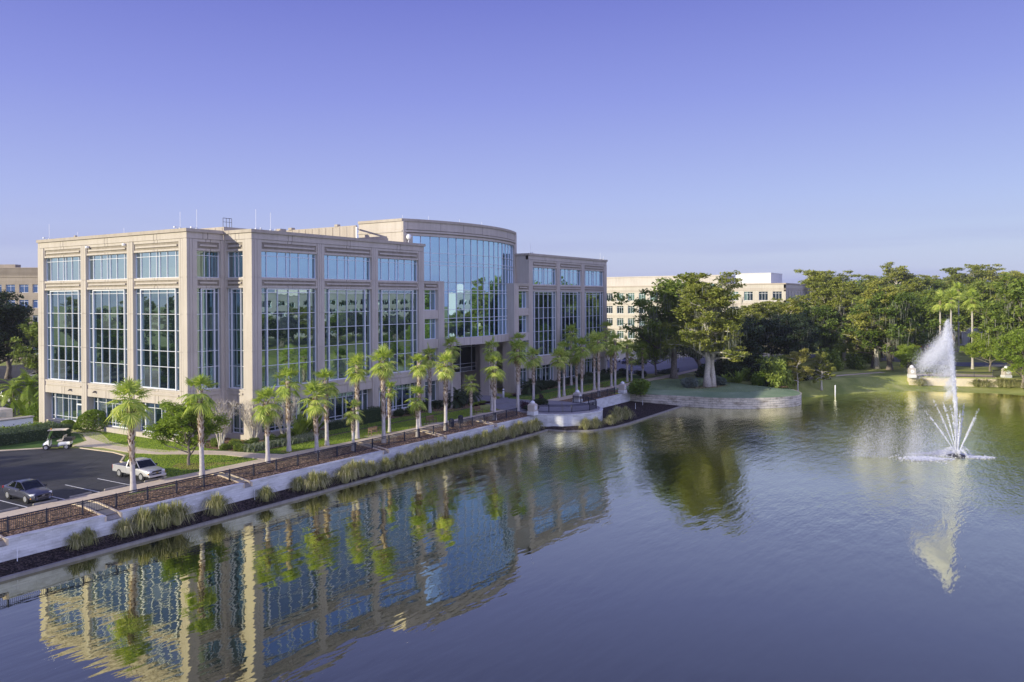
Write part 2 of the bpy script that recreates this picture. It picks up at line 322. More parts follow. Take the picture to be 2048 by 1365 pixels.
# ================================================================ MAIN OFFICE BUILDING
bld = empty('office_building', (0,0,0), 0, 'five storey tan concrete office building with mirrored windows and curved glass front beside the lake', 'building')
def fm(o, s):      # facade matrix: local (s, outward, z)
    s = Vector(s).normalized(); d = s.cross(Vector((0,0,1)))
    m_ = Matrix.Identity(4)
    for i in range(3): m_[i][0] = s[i]; m_[i][1] = d[i]; m_[i][2] = (0,0,1)[i]; m_[i][3] = o[i]
    return m_
rnd = random.Random(7)
def window(parent, Mx, s0, s1, z0, z1, d, vm, hm, thick=None, name='window', glass='glass', tilt=.0009, bar=.066, fmat='frame'):
    fr = MB(Mx); b = bar
    fr.box(s0, d-.10, z0, s0+b, d+.05, z1); fr.box(s1-b, d-.10, z0, s1, d+.05, z1)
    fr.box(s0+b, d-.10, z0, s1-b, d+.05, z0+b); fr.box(s0+b, d-.10, z1-b, s1-b, d+.05, z1)
    for x in vm: fr.box(x-b/2, d-.10, z0+b, x+b/2, d+.045, z1-b)
    for z in hm: fr.box(s0+b, d-.095, z-b*.42, s1-b, d+.04, z+b*.42)
    if thick:                                # proud frame between first and last mullion
        a, c = thick; t = .07
        fr.box(a-t, d+.05, z0+.01, a+t, d+.15, z1-.01); fr.box(c-t, d+.05, z0+.01, c+t, d+.15, z1-.01)
        fr.box(a+t, d+.05, z1-.19, c-t, d+.14, z1-.02); fr.box(a+t, d+.05, z0+.02, c-t, d+.14, z0+.16)
    o = fr.build(name, M[fmat], parent)
    xs = [s0]+list(vm)+[s1]; zs = [z0]+sorted(hm)+[z1]; g = MB(Mx)
    for i in range(len(xs)-1):
        for j in range(len(zs)-1):
            a, c = rnd.gauss(0, tilt), rnd.gauss(0, tilt); w_, h = (xs[i+1]-xs[i])/2, (zs[j+1]-zs[j])/2
            P = []
            for (u, v) in ((-1,-1),(1,-1),(1,1),(-1,1)): P.append(((xs[i]+xs[i+1])/2+u*w_, d-.05+u*w_*a+v*h*c, (zs[j]+zs[j+1])/2+v*h))
            g.quad(*P)
    g.build('glass', M[glass], o); return o
ZJ = (17.95, 13.87, 9.70, 5.40)
def pier(mb, s0, s1, z0=-.4, z1=22.21, deep=1.15):
    zs = [z0]+[z for z in sorted(ZJ) if z0 < z < z1]+[z1]
    wdt = s1-s0; cuts = [s0, s0+wdt*.27, s0+wdt*.56, s1] if wdt > .9 else [s0, s1]
    for j in range(len(zs)-1):
        for i in range(len(cuts)-1):
            mb.box(cuts[i]+(.02 if i else 0), -.12, zs[j]+.015, cuts[i+1]-(.02 if i < len(cuts)-2 else 0), 0, zs[j+1]-.015)
    mb.box(s0+.004, -deep, z0, s1-.004, -.12, z1)
JB = None
def panel(mb, s0, s1, z0, z1, d, cuts=None, back=-.62):
    sm = (s0+s1)/2; c = [s0, sm-.31, sm+.31, s1] if cuts is None else [s0]+cuts+[s1]
    for i in range(len(c)-1): mb.box(c[i]+(.032 if i else 0), back, z0, c[i+1]-(.032 if i < len(c)-2 else 0), d, z1)
    if JB is not None:
        for x in c[1:-1]: JB.box(x-.031, back+.02, z0+.001, x+.031, d-.07, z1-.001)
def bay(mc, mr, s0, s1, ground=True, top=True, bars=True):
    def recess(z0, z1, b0, b1):
        e = .14; mc.box(s0, -.62, z0, s0+e, -.10, z1); mc.box(s1-e, -.62, z0, s1, -.10, z1)
        mr.box(s0+e, -.62, z0, s1-e, -.20, z1)
        mc.box(s0+.45, -.20, b0, s1-.45, -.05, b1)
    if top:
        panel(mc, s0, s1, 21.91, 22.21, -.10); recess(21.16, 21.91, 21.42, 21.62); panel(mc, s0, s1, 20.94, 21.16, -.10)
    panel(mc, s0, s1, 17.68, 17.95, -.10); recess(17.02, 17.68, 17.27, 17.45); panel(mc, s0, s1, 16.79, 17.02, -.10)
    if ground:
        panel(mc, s0, s1, 3.74, 4.62, -.10, back=-1.05); panel(mc, s0, s1, 5.14, 5.36, -.10)
        mr_ = mc; mr_.box(s0, -.62, 4.62, s1, -.17, 5.14); mc.box(s0+.3, -.17, 4.74, s1-.3, -.04, 4.94)
        mc.box(s0, -1.2, -.4, s1, -.18, .22)
WB = [(1.35, 9.9), (11.0, 19.55), (20.7, 29.25)]
MT = [1.05, 2.66, 4.28, 5.9, 7.5]; MP = [1.05, 2.66, 3.97, 4.58, 5.9, 7.5]
def wing(Mx, L, doors=False, trim=0):
    global JB
    mc, mr = MB(Mx), MB(Mx); JB = MB(Mx)
    L -= trim; edges = [0]+[e for b in WB for e in b]+[L]
    for i in range(0, 8, 2): pier(mc, edges[i], edges[i+1])
    for s0, s1 in WB:
        bay(mc, mr, s0, s1)
        mul = lambda q: [s0+x for x in q]
        window(bld, Mx, s0, s1, 17.95, 20.94, -.42, mul(MP), [20.41], glass='glass_west' if doors else 'glass')
        window(bld, Mx, s0, s1, 5.36, 16.79, -.42, mul(MT), [16.26, 13.86, 12.02, 9.70, 7.92], (s0+1.05, s0+7.5), glass='glass_tall')
        window(bld, Mx, s0, s1, .22, 3.74, -.95, mul(MP), [3.05, .72], (s0+1.05, s0+7.5), glass='glass_low')
        mc.box(s0, -1.3, 3.70, s1, -1.0, 5.4)
    # parapet above the pier caps, split over each bay centre
    c = []
    for s0, s1 in WB: c += [(s0+s1)/2-.31, (s0+s1)/2+.31]
    panel(mc, 0, L, 22.235, 22.93, -.02, c)
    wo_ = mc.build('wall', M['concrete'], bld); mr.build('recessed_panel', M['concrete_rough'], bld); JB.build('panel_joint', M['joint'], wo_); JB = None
    if doors:
        s0 = WB[0][0]; f = MB(Mx); a, b_ = s0+6.02, s0+7.38
        f.box(a, -.93, .0, a+.14, -.80, 2.55); f.box(b_-.14, -.93, .0, b_, -.80, 2.55); f.box(a+.14, -.93, 2.38, b_-.14, -.80, 2.55); f.box(a+.14, -.93, 0, b_-.14, -.80, .26)
        dr = f.build('door', M['white'], bld); g = MB(Mx); g.quad((a+.14, -.86, .26), (b_-.14, -.86, .26), (b_-.14, -.86, 2.38), (a+.14, -.86, 2.38)); g.build('glass', M['glass'], dr)
        h = MB(Mx); h.box(a+.20, -.80, .95, a+.24, -.72, 1.35); h.build('handle', M['steel'], dr)
XL, XN, YN, XR = 30.4, -4.81, 4.77, 89.4
Ms = fm((0,0,0), (1,0,0)); Mr = fm((59.0,0,0), (1,0,0)); Mw = fm((XN, 35.45, 0), (0,-1,0))
wing(Ms, 30.4); wing(Mr, 30.4); wing(Mw, 30.68, True, .122)
# notch at the south west corner
Mna = fm((XN, YN, 0), (1,0,0)); Mnb = fm((0, YN, 0), (0,-1,0))
for Mx, L, (s0, s1), vt, vp, th in ((Mna, 4.81, (1.28, 4.42), (2.07, 2.79, 3.76), (2.55, 3.2), (2.07, 3.76)), (Mnb, 4.77, (.30, 3.28), (.92, 2.5), (1.44, 2.04), (.92, 2.5))):
    mc, mr = MB(Mx), MB(Mx); L -= .122 if Mx is Mnb else .002
    pier(mc, 0, s0, deep=.7); pier(mc, s1, L, deep=.7); bay(mc, mr, s0, s1)
    window(bld, Mx, s0, s1, 17.95, 20.94, -.42, vp, [20.41], glass='glass_low'); window(bld, Mx, s0, s1, 5.36, 16.79, -.42, vt, [16.26, 13.86, 12.02, 9.70, 7.92], th, glass='glass_low')
    window(bld, Mx, s0, s1, .22, 3.74, -.95, vp, [3.05, .72], glass='glass_low'); panel(mc, 0, L, 22.235, 22.93, -.02)
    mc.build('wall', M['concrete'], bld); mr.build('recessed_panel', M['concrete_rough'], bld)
# coping along the wing roofs
cp = MB()
def cop(poly, z0, z1, wdt=.62, out=.16, closed=False):
    pts = [Vector(p) for p in poly]; n = len(pts); inn, ou = [], []
    for i in range(n):
        a = pts[i]-pts[i-1] if (i or closed) else pts[1]-pts[0]; b = pts[(i+1) % n]-pts[i] if (i < n-1 or closed) else a
        na = Vector((a.y, -a.x)).normalized(); nb = Vector((b.y, -b.x)).normalized(); m_ = (na+nb); m_ = m_/max(.3, m_.dot(na)) if m_.length > 0 else na
        ou.append(pts[i]+m_*out); inn.append(pts[i]-m_*(wdt-out))
    for i in range(n-1 + (1 if closed else 0)):
        j = (i+1) % n; a, b, c, d = ou[i], ou[j], inn[j], inn[i]
        P = [(p.x, p.y, z) for z in (z0, z1) for p in (a, b, c, d)]
        cp.add(P, [(0,3,2,1),(4,5,6,7),(0,1,5,4),(2,3,7,6),(1,2,6,5),(3,0,4,7)])
cop([(XN, 35.5), (XN, YN), (0, YN), (0, 0), (XL, 0), (XL, 3.4)], 22.93, 23.30)
cop([(59.0, 3.6), (59.0, 0), (XR, 0), (XR, 35.4)], 22.93, 23.30)
# cores (dark mass right behind the glass), rear and side walls, roofs
core = MB()
def solid(mb, poly, z0, z1): mb.prism(poly, z0, z1)
i1 = 1.12
solid(core, [(XN+i1, 35), (XN+i1, YN+i1), (i1, YN+i1), (i1, i1), (29.4, i1), (29.4, 35)], -.4, 3.72)
i2 = .64
solid(core, [(XN+i2, 35), (XN+i2, YN+i2), (i2, YN+i2), (i2, i2), (30.2, i2), (30.2, 35)], 3.72, 22.35)
solid(core, [(60.1, 35), (60.1, i1), (88.6, i1), (88.6, 35)], -.4, 3.72)
solid(core, [(59.2, 35), (59.2, i2), (88.8, i2), (88.8, 35)], 3.72, 22.35)
core.build('roof', M['roof'], bld)
sw = MB()
sw.box(XR-.5, .13, -.4, XR, 35.4, 22.93); sw.box(XN+.01, 35.0, -.4, XR-.5, 35.4, 22.93)
sw.box(XL-.5, .13, 17.96, XL, 3.6, 22.93); sw.box(59.0, .13, 17.96, 59.5, 3.8, 22.93)
sw.build('side_wall', M['concrete'], bld)
# ---- curved centre
CX, RA = 44.7, 34.97; CYc = 3.0+RA-3.25
def arc(x0, x1, r, n):
    a0, a1 = math.asin((x0-CX)/r), math.asin((x1-CX)/r)
    return [(CX+r*math.sin(a0+(a1-a0)*i/n), CYc-r*math.cos(a0+(a1-a0)*i/n)) for i in range(n+1)]
RG = RA-.38
def arcwall(mb, x0, x1, z0, z1, ro, ri, n=36):
    o_ = arc(x0, x1, ro, n); q = arc(x0, x1, ri, n); mb.prism(o_+q[::-1], z0, z1)
    mb.add([(p[0], p[1], z0) for p in o_+q], [(i, i+1, n+1+i+1, n+1+i) for i in range(n)])
tw = MB()
arcwall(tw, 29.45, 59.95, 24.66, 25.0, RA-.06, RA-1); arcwall(tw, 29.45, 59.95, 25.14, 25.40, RA+.10, RA-1); arcwall(tw, 29.45, 59.95, 25.52, 26.68, RA-.02, RA-1)
arcwall(tw, 29.45, 31.0, 17.2, 24.66, RA, RA-1.2, 4); arcwall(tw, 58.4, 59.95, 17.2, 24.66, RA, RA-1.2, 4)
arcwall(tw, 35.1, 54.3, 8.40, 9.58, RA-.05, RA-.9)
tw.box(29.47, 3.03, 22.0, 30.2, 11.66, 26.66); tw.box(59.2, 3.03, 22.0, 59.93, 11.66, 26.66); tw.box(30.2, 11.0, 22.0, 59.2, 11.66, 26.68)
for z0, z1, e in ((25.14, 25.40, .10),): tw.box(29.45-e, 3.2, z0, 29.44, 11.7, z1)
tw.build('tower_wall', M['concrete'], bld)
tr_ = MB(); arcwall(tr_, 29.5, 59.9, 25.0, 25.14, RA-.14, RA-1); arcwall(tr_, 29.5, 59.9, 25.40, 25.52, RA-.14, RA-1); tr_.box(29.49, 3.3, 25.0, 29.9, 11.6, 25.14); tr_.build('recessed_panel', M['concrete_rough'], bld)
jm = MB()
for x in (30.3, 35.6, 40.1, 44.7, 49.3, 53.8, 59.1):
    a = math.asin((x-CX)/RA)
    for zz0, zz1, rr in ((25.53, 26.67, RA-.02), (8.42, 9.56, RA-.05)):
        if rr < RA-.03 and not (36 < x < 53.5): continue
        c = (CX+rr*math.sin(a), CYc-rr*math.cos(a)); jm.obox((c[0], c[1], (zz0+zz1)/2), (.05, .012, zz1-zz0), a)
for x in (38.6, 41.5, 44.7, 47.9, 50.8):
    a = math.asin((x-CX)/RA); c = (CX+(RA-.05)*math.sin(a), CYc-(RA-.05)*math.cos(a)); jm.obox((c[0], c[1], 9.0), (.05, .012, 1.14), a)
jm.build('panel_joint', M['joint'], bld)
ao = arc(29.45, 59.95, RA, 40); cop([(29.45, 11.66)]+ao+[(59.95, 11.66)], 26.68, 27.05, .7, .14)
cp.build('coping', M['coping'], bld)
tc_ = MB(); q = arc(30.3, 59.1, RG-.35, 30); tc_.prism([(30.3, 11.2)]+q+[(59.1, 11.2)], 17.0, 26.3)
q = arc(34.6, 54.8, RG-.35, 24); tc_.prism([(34.6, 34)]+q+[(54.8, 34)], 8.4, 17.0)
tc_.add([(p[0], p[1], 8.42) for p in [(34.6, 34)]+arc(34.6, 54.8, RA-.2, 24)+[(54.8, 34)]], [tuple(range(27))])
tc_.build('tower_roof', M['roof'], bld)
# curved curtain wall: glass panes with mullions
def curtain(x0, x1, z0, z1, hm, name):
    aa0, aa1 = math.asin((x0-CX)/RG), math.asin((x1-CX)/RG); step = 1.655/RG
    n = round((aa1-aa0)/step); A = [aa0+(aa1-aa0)*i/n for i in range(n+1)]
    if name == 'lower_curtain_wall':
        A = [aa0]+[x for x in UA if aa0+.3*step < x < aa1-.3*step]+[aa1]
    fr, g = MB(), MB(); zs = [z0]+sorted(hm)+[z1]; pt = lambda a, r: (CX+r*math.sin(a), CYc-r*math.cos(a))
    for a in A:
        c = pt(a, RG); fr.obox((c[0], c[1], (z0+z1)/2), (.06, .16, z1-z0), a)
    for z in zs:
        for i in range(len(A)-1):
            am = (A[i]+A[i+1])/2; c = pt(am, RG); fr.obox((c[0], c[1], z), (2*RG*math.sin((A[i+1]-A[i])/2)-.06, .15, .06), am)
    for i in range(len(A)-1):
        for j in range(len(zs)-1):
            t1, t2 = rnd.gauss(0, .0012), rnd.gauss(0, .0012); p, q_ = pt(A[i], RG-.03), pt(A[i+1], RG-.03); am = (A[i]+A[i+1])/2; nx, ny = math.sin(am), -math.cos(am)
            e = lambda pp, u, v: (pp[0]+nx*(u*.8*t1+v*.8*t2), pp[1]+ny*(u*.8*t1+v*.8*t2))
            a_, b_, c_, d_ = e(p, -1, -1), e(q_, 1, -1), e(q_, 1, 1), e(p, -1, 1)
            g.quad((*a_, zs[j]), (*b_, zs[j]), (*c_, zs[j+1]), (*d_, zs[j+1]))
    o = fr.build(name, M['frame'], bld); g.build('glass', M['glass'], o); return A
UA = curtain(31.0, 58.4, 17.95, 24.66, [22.23, 20.97, 20.47], 'upper_curtain_wall')
curtain(34.9, 54.5, 9.58, 17.95, [16.77, 16.33, 13.86, 12.56, 11.99], 'lower_curtain_wall')
# side bays beside the curve
for side in (0, 1):
    Mx = fm((XL, 0, 0), (1,0,0)) if side == 0 else fm((54.3, 0, 0), (1,0,0))
    mc, mr = MB(Mx), MB(Mx); a, b = (0, 3.3) if side == 0 else (1.4, 4.7); p0, p1 = (3.3, 4.7) if side == 0 else (0, 1.4)
    pier(mc, p0, p1, z1=17.95, deep=2.4)
    mc.box(a, -.62, 17.68, b, -.10, 17.95); mc.box(a, -.62, 16.79, b, -.10, 17.02); mr.box(a, -.62, 17.02, b, -.30, 17.68); mc.box(a+.5, -.30, 17.27, b-.4, -.06, 17.45)
    mc.box(a, -1.0, 12.62, b, -.10, 13.85); mc.box(a, -1.0, 8.32, b, -.10, 9.66); mc.box(a, -1.0, 3.62, b, -.10, 5.36); mc.box(a, -1.0, -.4, b, -.10, .1)
    mc.box(0, -3.0, 17.955, 4.7, -.0, 18.06)
    for z0, z1, hm in ((13.85, 16.79, [16.3]), (9.66, 12.62, [11.9]), (5.36, 8.32, [7.9]), (.1, 3.62, [3.0, .7])):
        window(bld, Mx, a, b, z0, z1, -.62, [a+.75, a+2.2], hm, glass='glass' if z0 > 9 else 'glass_low')
    mc.box(a, -1.6, -.4, b, -1.0, 17.9)
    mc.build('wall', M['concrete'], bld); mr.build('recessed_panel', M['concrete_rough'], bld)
# entrance portal under the curve
po = MB()
po.box(35.1, .9, -.4, 38.4, 4.0, 8.38); po.box(52.4, 3.6, -.4, 54.3, 9.0, 8.38)
po.box(38.4, 6.4, -.4, 48.2, 6.8, 3.4); po.box(38.4, 6.4, 8.0, 54.3, 6.9, 8.38); po.box(48.2, 9.0, -.4, 54.3, 9.3, 8.0)
po.box(47.9, 6.4, -.4, 48.2, 9.0, 3.4)
po.build('portal_wall', M['concrete'], bld)
window(bld, fm((38.4, 6.6, 0), (1,0,0)), 0, 15.9, 3.4, 8.0, 0, [3.2, 6.4, 9.6, 12.8], [4.73, 4.12, 7.5], glass='glass_dark', name='portal_window')
colm = MB(); pc = Ms.copy(); colm.box(49.0, 1.5, -.4, 51.1, 3.3, 8.38); colm.box(48.92, 1.42, -.4, 51.18, 3.38, .25)
colm.build('column', M['concrete'], bld)
# wall lamps on the facade, roof globe, roof units
for (X, Z) in ((30.05, 4.6),):
    l = MB(); l.obox((X+.9, -.14, Z), (.42, .24, .9)); l.build('wall_lamp', M['white'], bld)
gb = MB(); gb.lathe([(.05, -.42), (.25, -.33), (.40, -.1), (.40, .1), (.25, .33), (.05, .42)], (30.2, 2.62, 24.4), 14); gb.tube([(30.2, 2.62, 23.95), (30.2, 2.9, 22.4)], .07)
gb.build('white_globe', M['white'], bld, True)
ph = MB(); ph.box(8.75, 15.9, 22.3, 19.5, 30, 25.0); ph.box(25.2, 8.2, 22.3, 25.5, 25.0, 26.0)
for k in range(10): ph.box(8.70, 16.2+k*1.4, 22.4, 8.75, 16.27+k*1.4, 24.9)
for k in range(12): ph.box(25.14, 8.5+k*1.4, 22.4, 25.2, 8.57+k*1.4, 25.9)
ph.build('rooftop_screen', M['coping'], bld)
pf = MB(); pf.obox((27.35, 9.95, 25.88), (5.1, .16, .22), math.atan2(3.3, 4.1)); pf.box(25.2, 8.0, 22.4, 25.35, 8.19, 25.76); pf.build('screen_frame', M['white'], bld); pf = MB(); pf.box(25.9, 12.6, 22.36, 28.6, 14.2, 24.3); pf.build('roof_unit', M['joint'], bld)
lad = MB()
for dx in (0, .5, 1.0, 1.35): lad.tube([(8.4+dx, 15.6, 24.95), (8.4+dx, 15.6, 26.1)], .035, 5)
lad.tube([(8.4, 15.6, 26.1), (9.75, 15.6, 26.1)], .035, 5); lad.tube([(8.4, 15.6, 25.6), (9.75, 15.6, 25.6)], .025, 5)
lad.build('roof_ladder', M['metal_dark'], bld)
def antenna(x, y, h, arm=True, dirx=-1, z=23.28):
    a = MB(); a.tube([(x, y, z), (x, y, z+h)], .02, 5)
    if arm:
        a.tube([(x, y, z+.2), (x+dirx*.6, y, z+.2)], .03, 6); a.obox((x+dirx*.7, y, z+.18), (.22, .14, .16), .3)
        a.obox((x, y, z+.08), (.18, .18, .14))
    a.build('antenna', M['white'], bld, loc=(0,0,0))
for t in ((XN+.3, 33.2, 2.0), (XN+.3, 6.3, 1.9), (XN+.5, 27.0, .7, False), (XN+.5, 17.2, .7, False), (-3.2, 5.2, 2.2), (.9, .35, 2.3, True, 1), (3.0, .35, 2.1, True, 1), (60.2, .35, 1.7, True, 1), (87.2, .35, 1.4, True, 1), (88.6, .35, .8)): antenna(*t)
for (x, y, z) in ((33.5, 1.6, 27.03), (39.5, .4, 27.03), (45.0, .1, 27.03), (30.0, 3.6, 27.03)): antenna(x, y, .55, False, z=z)
ru = MB()
for (x, y, z, dx) in ((4.6, .5, 23.28, .9), (25.4, 21.5, 25.98, .7), (25.4, 12.0, 25.98, .6), (-3.9, 28.2, 23.28, .3)): ru.obox((x, y, z+.17), (dx, dx, .34))
ru.build('roof_box', M['coping'], bld)
for yy in (23.9, 16.3):
    c_ = MB(); c_.obox((XN-.12, yy, 21.95), (.26, .34, .28)); c_.obox((XN-.27, yy, 21.93), (.05, .2, .14)); c_.build('floodlight', M['white'], bld)
for yy, zz in ((28.0, 4.35), (22.6, 4.4)):
    c_ = MB(); c_.obox((XN-.08, yy, zz), (.22, .18, .22)); c_.tube([(XN-.12, yy, zz), (XN-.32, yy, zz-.08)], .05, 6); c_.build('security_camera', M['joint'], bld)
# ================================================================ SITE
def struct(o): o['kind'] = 'structure'; return o
WZ = -2.55
def smooth(P, k=4):
    o = []
    for i in range(len(P)-1):
        p0, p1, p2, p3 = P[max(0, i-1)], P[i], P[i+1], P[min(len(P)-1, i+2)]
        for j in range(k):
            t = j/k; o.append(tuple(.5*((2*b)+(-a+c)*t+(2*a-5*b+4*c-d)*t*t+(-a+3*b-3*c+d)*t**3) for a, b, c, d in zip(p0, p1, p2, p3)))
    return o+[P[-1]]
W_ = [(67.2,-15.3),(67.3,-18),(68.4,-24.0),(68.6,-29),(70.4,-33.6),(74,-37.6),(77.8,-39.8),(81.5,-39.9),(85.6,-38.2),(88.6,-35.4),(89.8,-32.1)]
PI_ = [(63.5,-11.6),(71,-15),(72.3,-23),(73,-28.5),(74.6,-31.5),(77,-34),(80,-35),(83,-34.5),(85.2,-32.4),(86.5,-29.5)]
G_ = [(90,-30),(94,-35),(99,-37.5),(107,-41),(114,-47.5),(118.6,-52),(120.9,-60),(123.4,-68),(121,-78),(116,-92),(106,-111),(84,-125),(42,-131),(-190,-131)]
MID = [(90.2,-33.5,-1.6),(93.2,-37.2,-1.6),(98.3,-40,-1.5),(106,-44,-1.3),(112,-49.5,-1.5),(118.0,-52.4,-1.95),(120.3,-60.3,-2.0),(122.5,-67.9,-2.0),(119,-77,-1.3),(114,-91,-1.3),(103,-108,-1.3),(82,-121.5,-1.3),(41,-127,-1.3),(-190,-127,-1.3)]
SH = [(89.6,-36.0),(92,-39.6),(97.6,-42.4),(104.9,-46.8),(109,-52.5),(110.7,-60.7),(111.6,-66.6),(111,-76),(107,-90),(97,-106),(79,-118),(40,-123),(-190,-123)]
SH = [SH[0]]+SH
TC = (42.0, -15.2); TR = 6.35
def tarc(r, a0=180, a1=360, n=22): return [(TC[0]+r*math.cos(rad(a0+(a1-a0)*i/n)), TC[1]+r*math.sin(rad(a0+(a1-a0)*i/n))) for i in range(n+1)]
hole = [(-190,-11.6),(35.6,-11.6),(35.6,-15.0)]+tarc(TR-.42)[1:-1]+[(48.4,-15.0),(48.4,-11.6)]+PI_+G_
gm = MB(); out = [(-1600,-1500),(2600,-1500),(2600,2400),(-1600,2400)]
allp = [Vector((*p, 0)) for p in out], [Vector((*p, 0)) for p in hole]
tri = tessellate_polygon([allp[0], allp[1]]); P = [(p.x, p.y, -.30) for p in allp[0]+allp[1]]
gm.add(P, [tuple(t) for t in tri]); struct(gm.build('ground', M['meadow']))
bk = MB(); n = len(G_); bk.strip([(*p, -.3) for p in G_], MID); bk.strip(MID, [(*p, WZ-.25) for p in SH])
bk.strip([(86.5,-29.5,-.3),(90,-30,-.3)], [(89.6,-32.1,-.8),(90.2,-33.5,-1.6)])
struct(bk.build('lake_bank', M['meadow'], None, True))
# water with wind ripples
def water_mat():
    mt, nt, b = newmat('lake_water'); nt.nodes.remove(b)
    def ns(scale, rot, sc, det):
        t = N(nt, 'NewGeometry'); mpn = N(nt, 'Mapping'); mpn.inputs['Scale'].default_value = scale; mpn.inputs['Rotation'].default_value = (0, 0, rot)
        nt.links.new(t.outputs['Position'], mpn.inputs[0]); return noise(nt, mpn.outputs[0], sc, det, .5)
    big = ns((1, 1, 1), 0, .035, 3); mid = ns((.40, 1.3, 1), rad(-66), .80, 2); small = ns((.45, 1.35, 1), rad(-72), 3.2, 3); tiny = ns((.7, 1.2, 1), rad(-50), 7.5, 2)
    sx_ = N(nt, 'SeparateXYZ'); ge = N(nt, 'NewGeometry'); nt.links.new(ge.outputs['Position'], sx_.inputs[0])
    def mth(op, a, b_, c_=None):
        n = N(nt, 'Math', operation=op)
        for i, v in enumerate((a, b_, c_)):
            if v is None: continue
            if hasattr(v, 'links'): nt.links.new(v, n.inputs[i])
            else: n.inputs[i].default_value = v
        return n.outputs[0]
    mr = N(nt, 'MapRange'); mr.inputs[1].default_value = -25; mr.inputs[2].default_value = 25; mr.inputs[3].default_value = .26; mr.inputs[4].default_value = 1.0
    nt.links.new(sx_.outputs[0], mr.inputs[0]); am = mth('MULTIPLY', mr.outputs[0], ramp(nt, big, [(.38, (.30,)*3), (.60, (1.15,)*3)]))
    m2 = N(nt, 'MapRange'); m2.inputs[1].default_value = -12; m2.inputs[2].default_value = 30; m2.inputs[3].default_value = .10; m2.inputs[4].default_value = 1.0; nt.links.new(sx_.outputs[0], m2.inputs[0])
    f_ = mth('MULTIPLY_ADD', tiny, .08, mth('MULTIPLY', small, .48)); f_ = mth('MULTIPLY', f_, m2.outputs[0]); h = mth('MULTIPLY', mth('ADD', f_, mth('MULTIPLY', mid, .85)), am)
    bm = N(nt, 'Bump'); bm.inputs['Strength'].default_value = 1; bm.inputs['Distance'].default_value = .085; nt.links.new(h, bm.inputs['Height'])
    gl = N(nt, 'BsdfGlossy'); gl.inputs['Color'].default_value = (1.0, .99, .70, 1); gl.inputs['Roughness'].default_value = .008; nt.links.new(bm.outputs[0], gl.inputs['Normal'])
    df = N(nt, 'BsdfDiffuse'); df.inputs['Color'].default_value = (.006, .011, .010, 1)
    fr = N(nt, 'Fresnel'); fr.inputs[0].default_value = 1.33; nt.links.new(bm.outputs[0], fr.inputs['Normal'])
    k = N(nt, 'Math', operation='MULTIPLY'); k.use_clamp = True; k.inputs[1].default_value = 1.80; nt.links.new(mth('POWER', fr.outputs[0], .62), k.inputs[0])
    mx = N(nt, 'MixShader'); nt.links.new(k.outputs[0], mx.inputs[0]); nt.links.new(df.outputs[0], mx.inputs[1]); nt.links.new(gl.outputs[0], mx.inputs[2]); nt.links.new(mx.outputs[0], nt.nodes['Material Output'].inputs[0]); return mt
M['water'] = water_mat()
wm = MB(); wm.quad((-400,-400,WZ), (135,-400,WZ), (135,0,WZ), (-400,0,WZ)); struct(wm.build('lake_water', M['water']))
lb = MB(); lb.sheet([(64,-11.5),(71,-15),(72.3,-23),(73,-28.5),(74.6,-31.5),(77,-34),(80,-35),(83,-34.5),(85.2,-32.4),(86.5,-29.5),(95,-18),(86,-11.8)], -.291)
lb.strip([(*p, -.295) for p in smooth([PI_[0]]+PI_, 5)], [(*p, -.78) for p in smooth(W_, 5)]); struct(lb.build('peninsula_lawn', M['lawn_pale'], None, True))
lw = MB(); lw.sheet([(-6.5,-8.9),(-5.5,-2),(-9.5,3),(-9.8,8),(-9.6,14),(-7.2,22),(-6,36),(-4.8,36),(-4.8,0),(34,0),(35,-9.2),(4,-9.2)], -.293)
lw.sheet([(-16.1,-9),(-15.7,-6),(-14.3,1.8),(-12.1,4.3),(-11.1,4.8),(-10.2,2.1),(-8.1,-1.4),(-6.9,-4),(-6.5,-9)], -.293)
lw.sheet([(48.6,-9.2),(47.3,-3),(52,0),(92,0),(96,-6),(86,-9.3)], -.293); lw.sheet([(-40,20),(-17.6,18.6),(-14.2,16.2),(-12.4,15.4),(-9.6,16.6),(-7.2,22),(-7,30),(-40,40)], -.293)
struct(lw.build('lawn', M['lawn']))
mb_ = MB()
for x0, x1 in ((-190, 35.6), (48.4, 63.5)):
    k = 40 if x0 < 0 else 4; A, B, C_ = [], [], []
    for i in range(k+1):
        x = x0+(x1-x0)*i/k; A.append((x, -10.3, -.285)); B.append((x, -12.2, -.30+.02*math.sin(x*.7))); C_.append((x, -14.85, -.62+.03*math.sin(x)))
    mb_.strip(C_, B); mb_.strip(B, A)
mb_.sheet([(63.4,-10.3),(63.4,-12.2),(64,-14.9),(67.1,-15.2),(68,-13)], -.285)
mb_.sheet([(-5.4,.2),(-4.9,-3),(-4.2,-5.3),(4.2,-5.4),(7.2,-4.8),(8.4,-3),(8.6,.05),(0,.05),(0,4.8),(-4.8,4.8)], -.284)
mb_.sheet([(8.6,-1.9),(37,-1.9),(38.3,-2.9),(39,0),(8.6,0)], -.285); mb_.sheet([(51.5,-2.2),(89,-2.2),(89,0),(51.5,0)], -.285); mb_.sheet([(28,-4.0),(36.5,-4.4),(38.6,-1.9),(30,-1.9)], -.284)
mb_.sheet([(7,-4.75),(20,-4.65),(33,-4.75),(33,-4.45),(20,-4.35),(7,-4.4)], -.283); mb_.sheet([(50,-4.6),(90,-4.3),(90,-4.0),(50,-4.3)], -.283)
mb_.sheet([(-13.2,-7.8),(-11,-7.6),(-8.6,-8.5),(-9.5,-6.8),(-12,-3.6),(-13.6,-4.8)], -.284)
mb_.sheet([(75.4,-21.6),(79.4,-22.2),(84.5,-24.8),(83.8,-26.8),(79,-26.4),(75.6,-24)], -.284)
RING = []
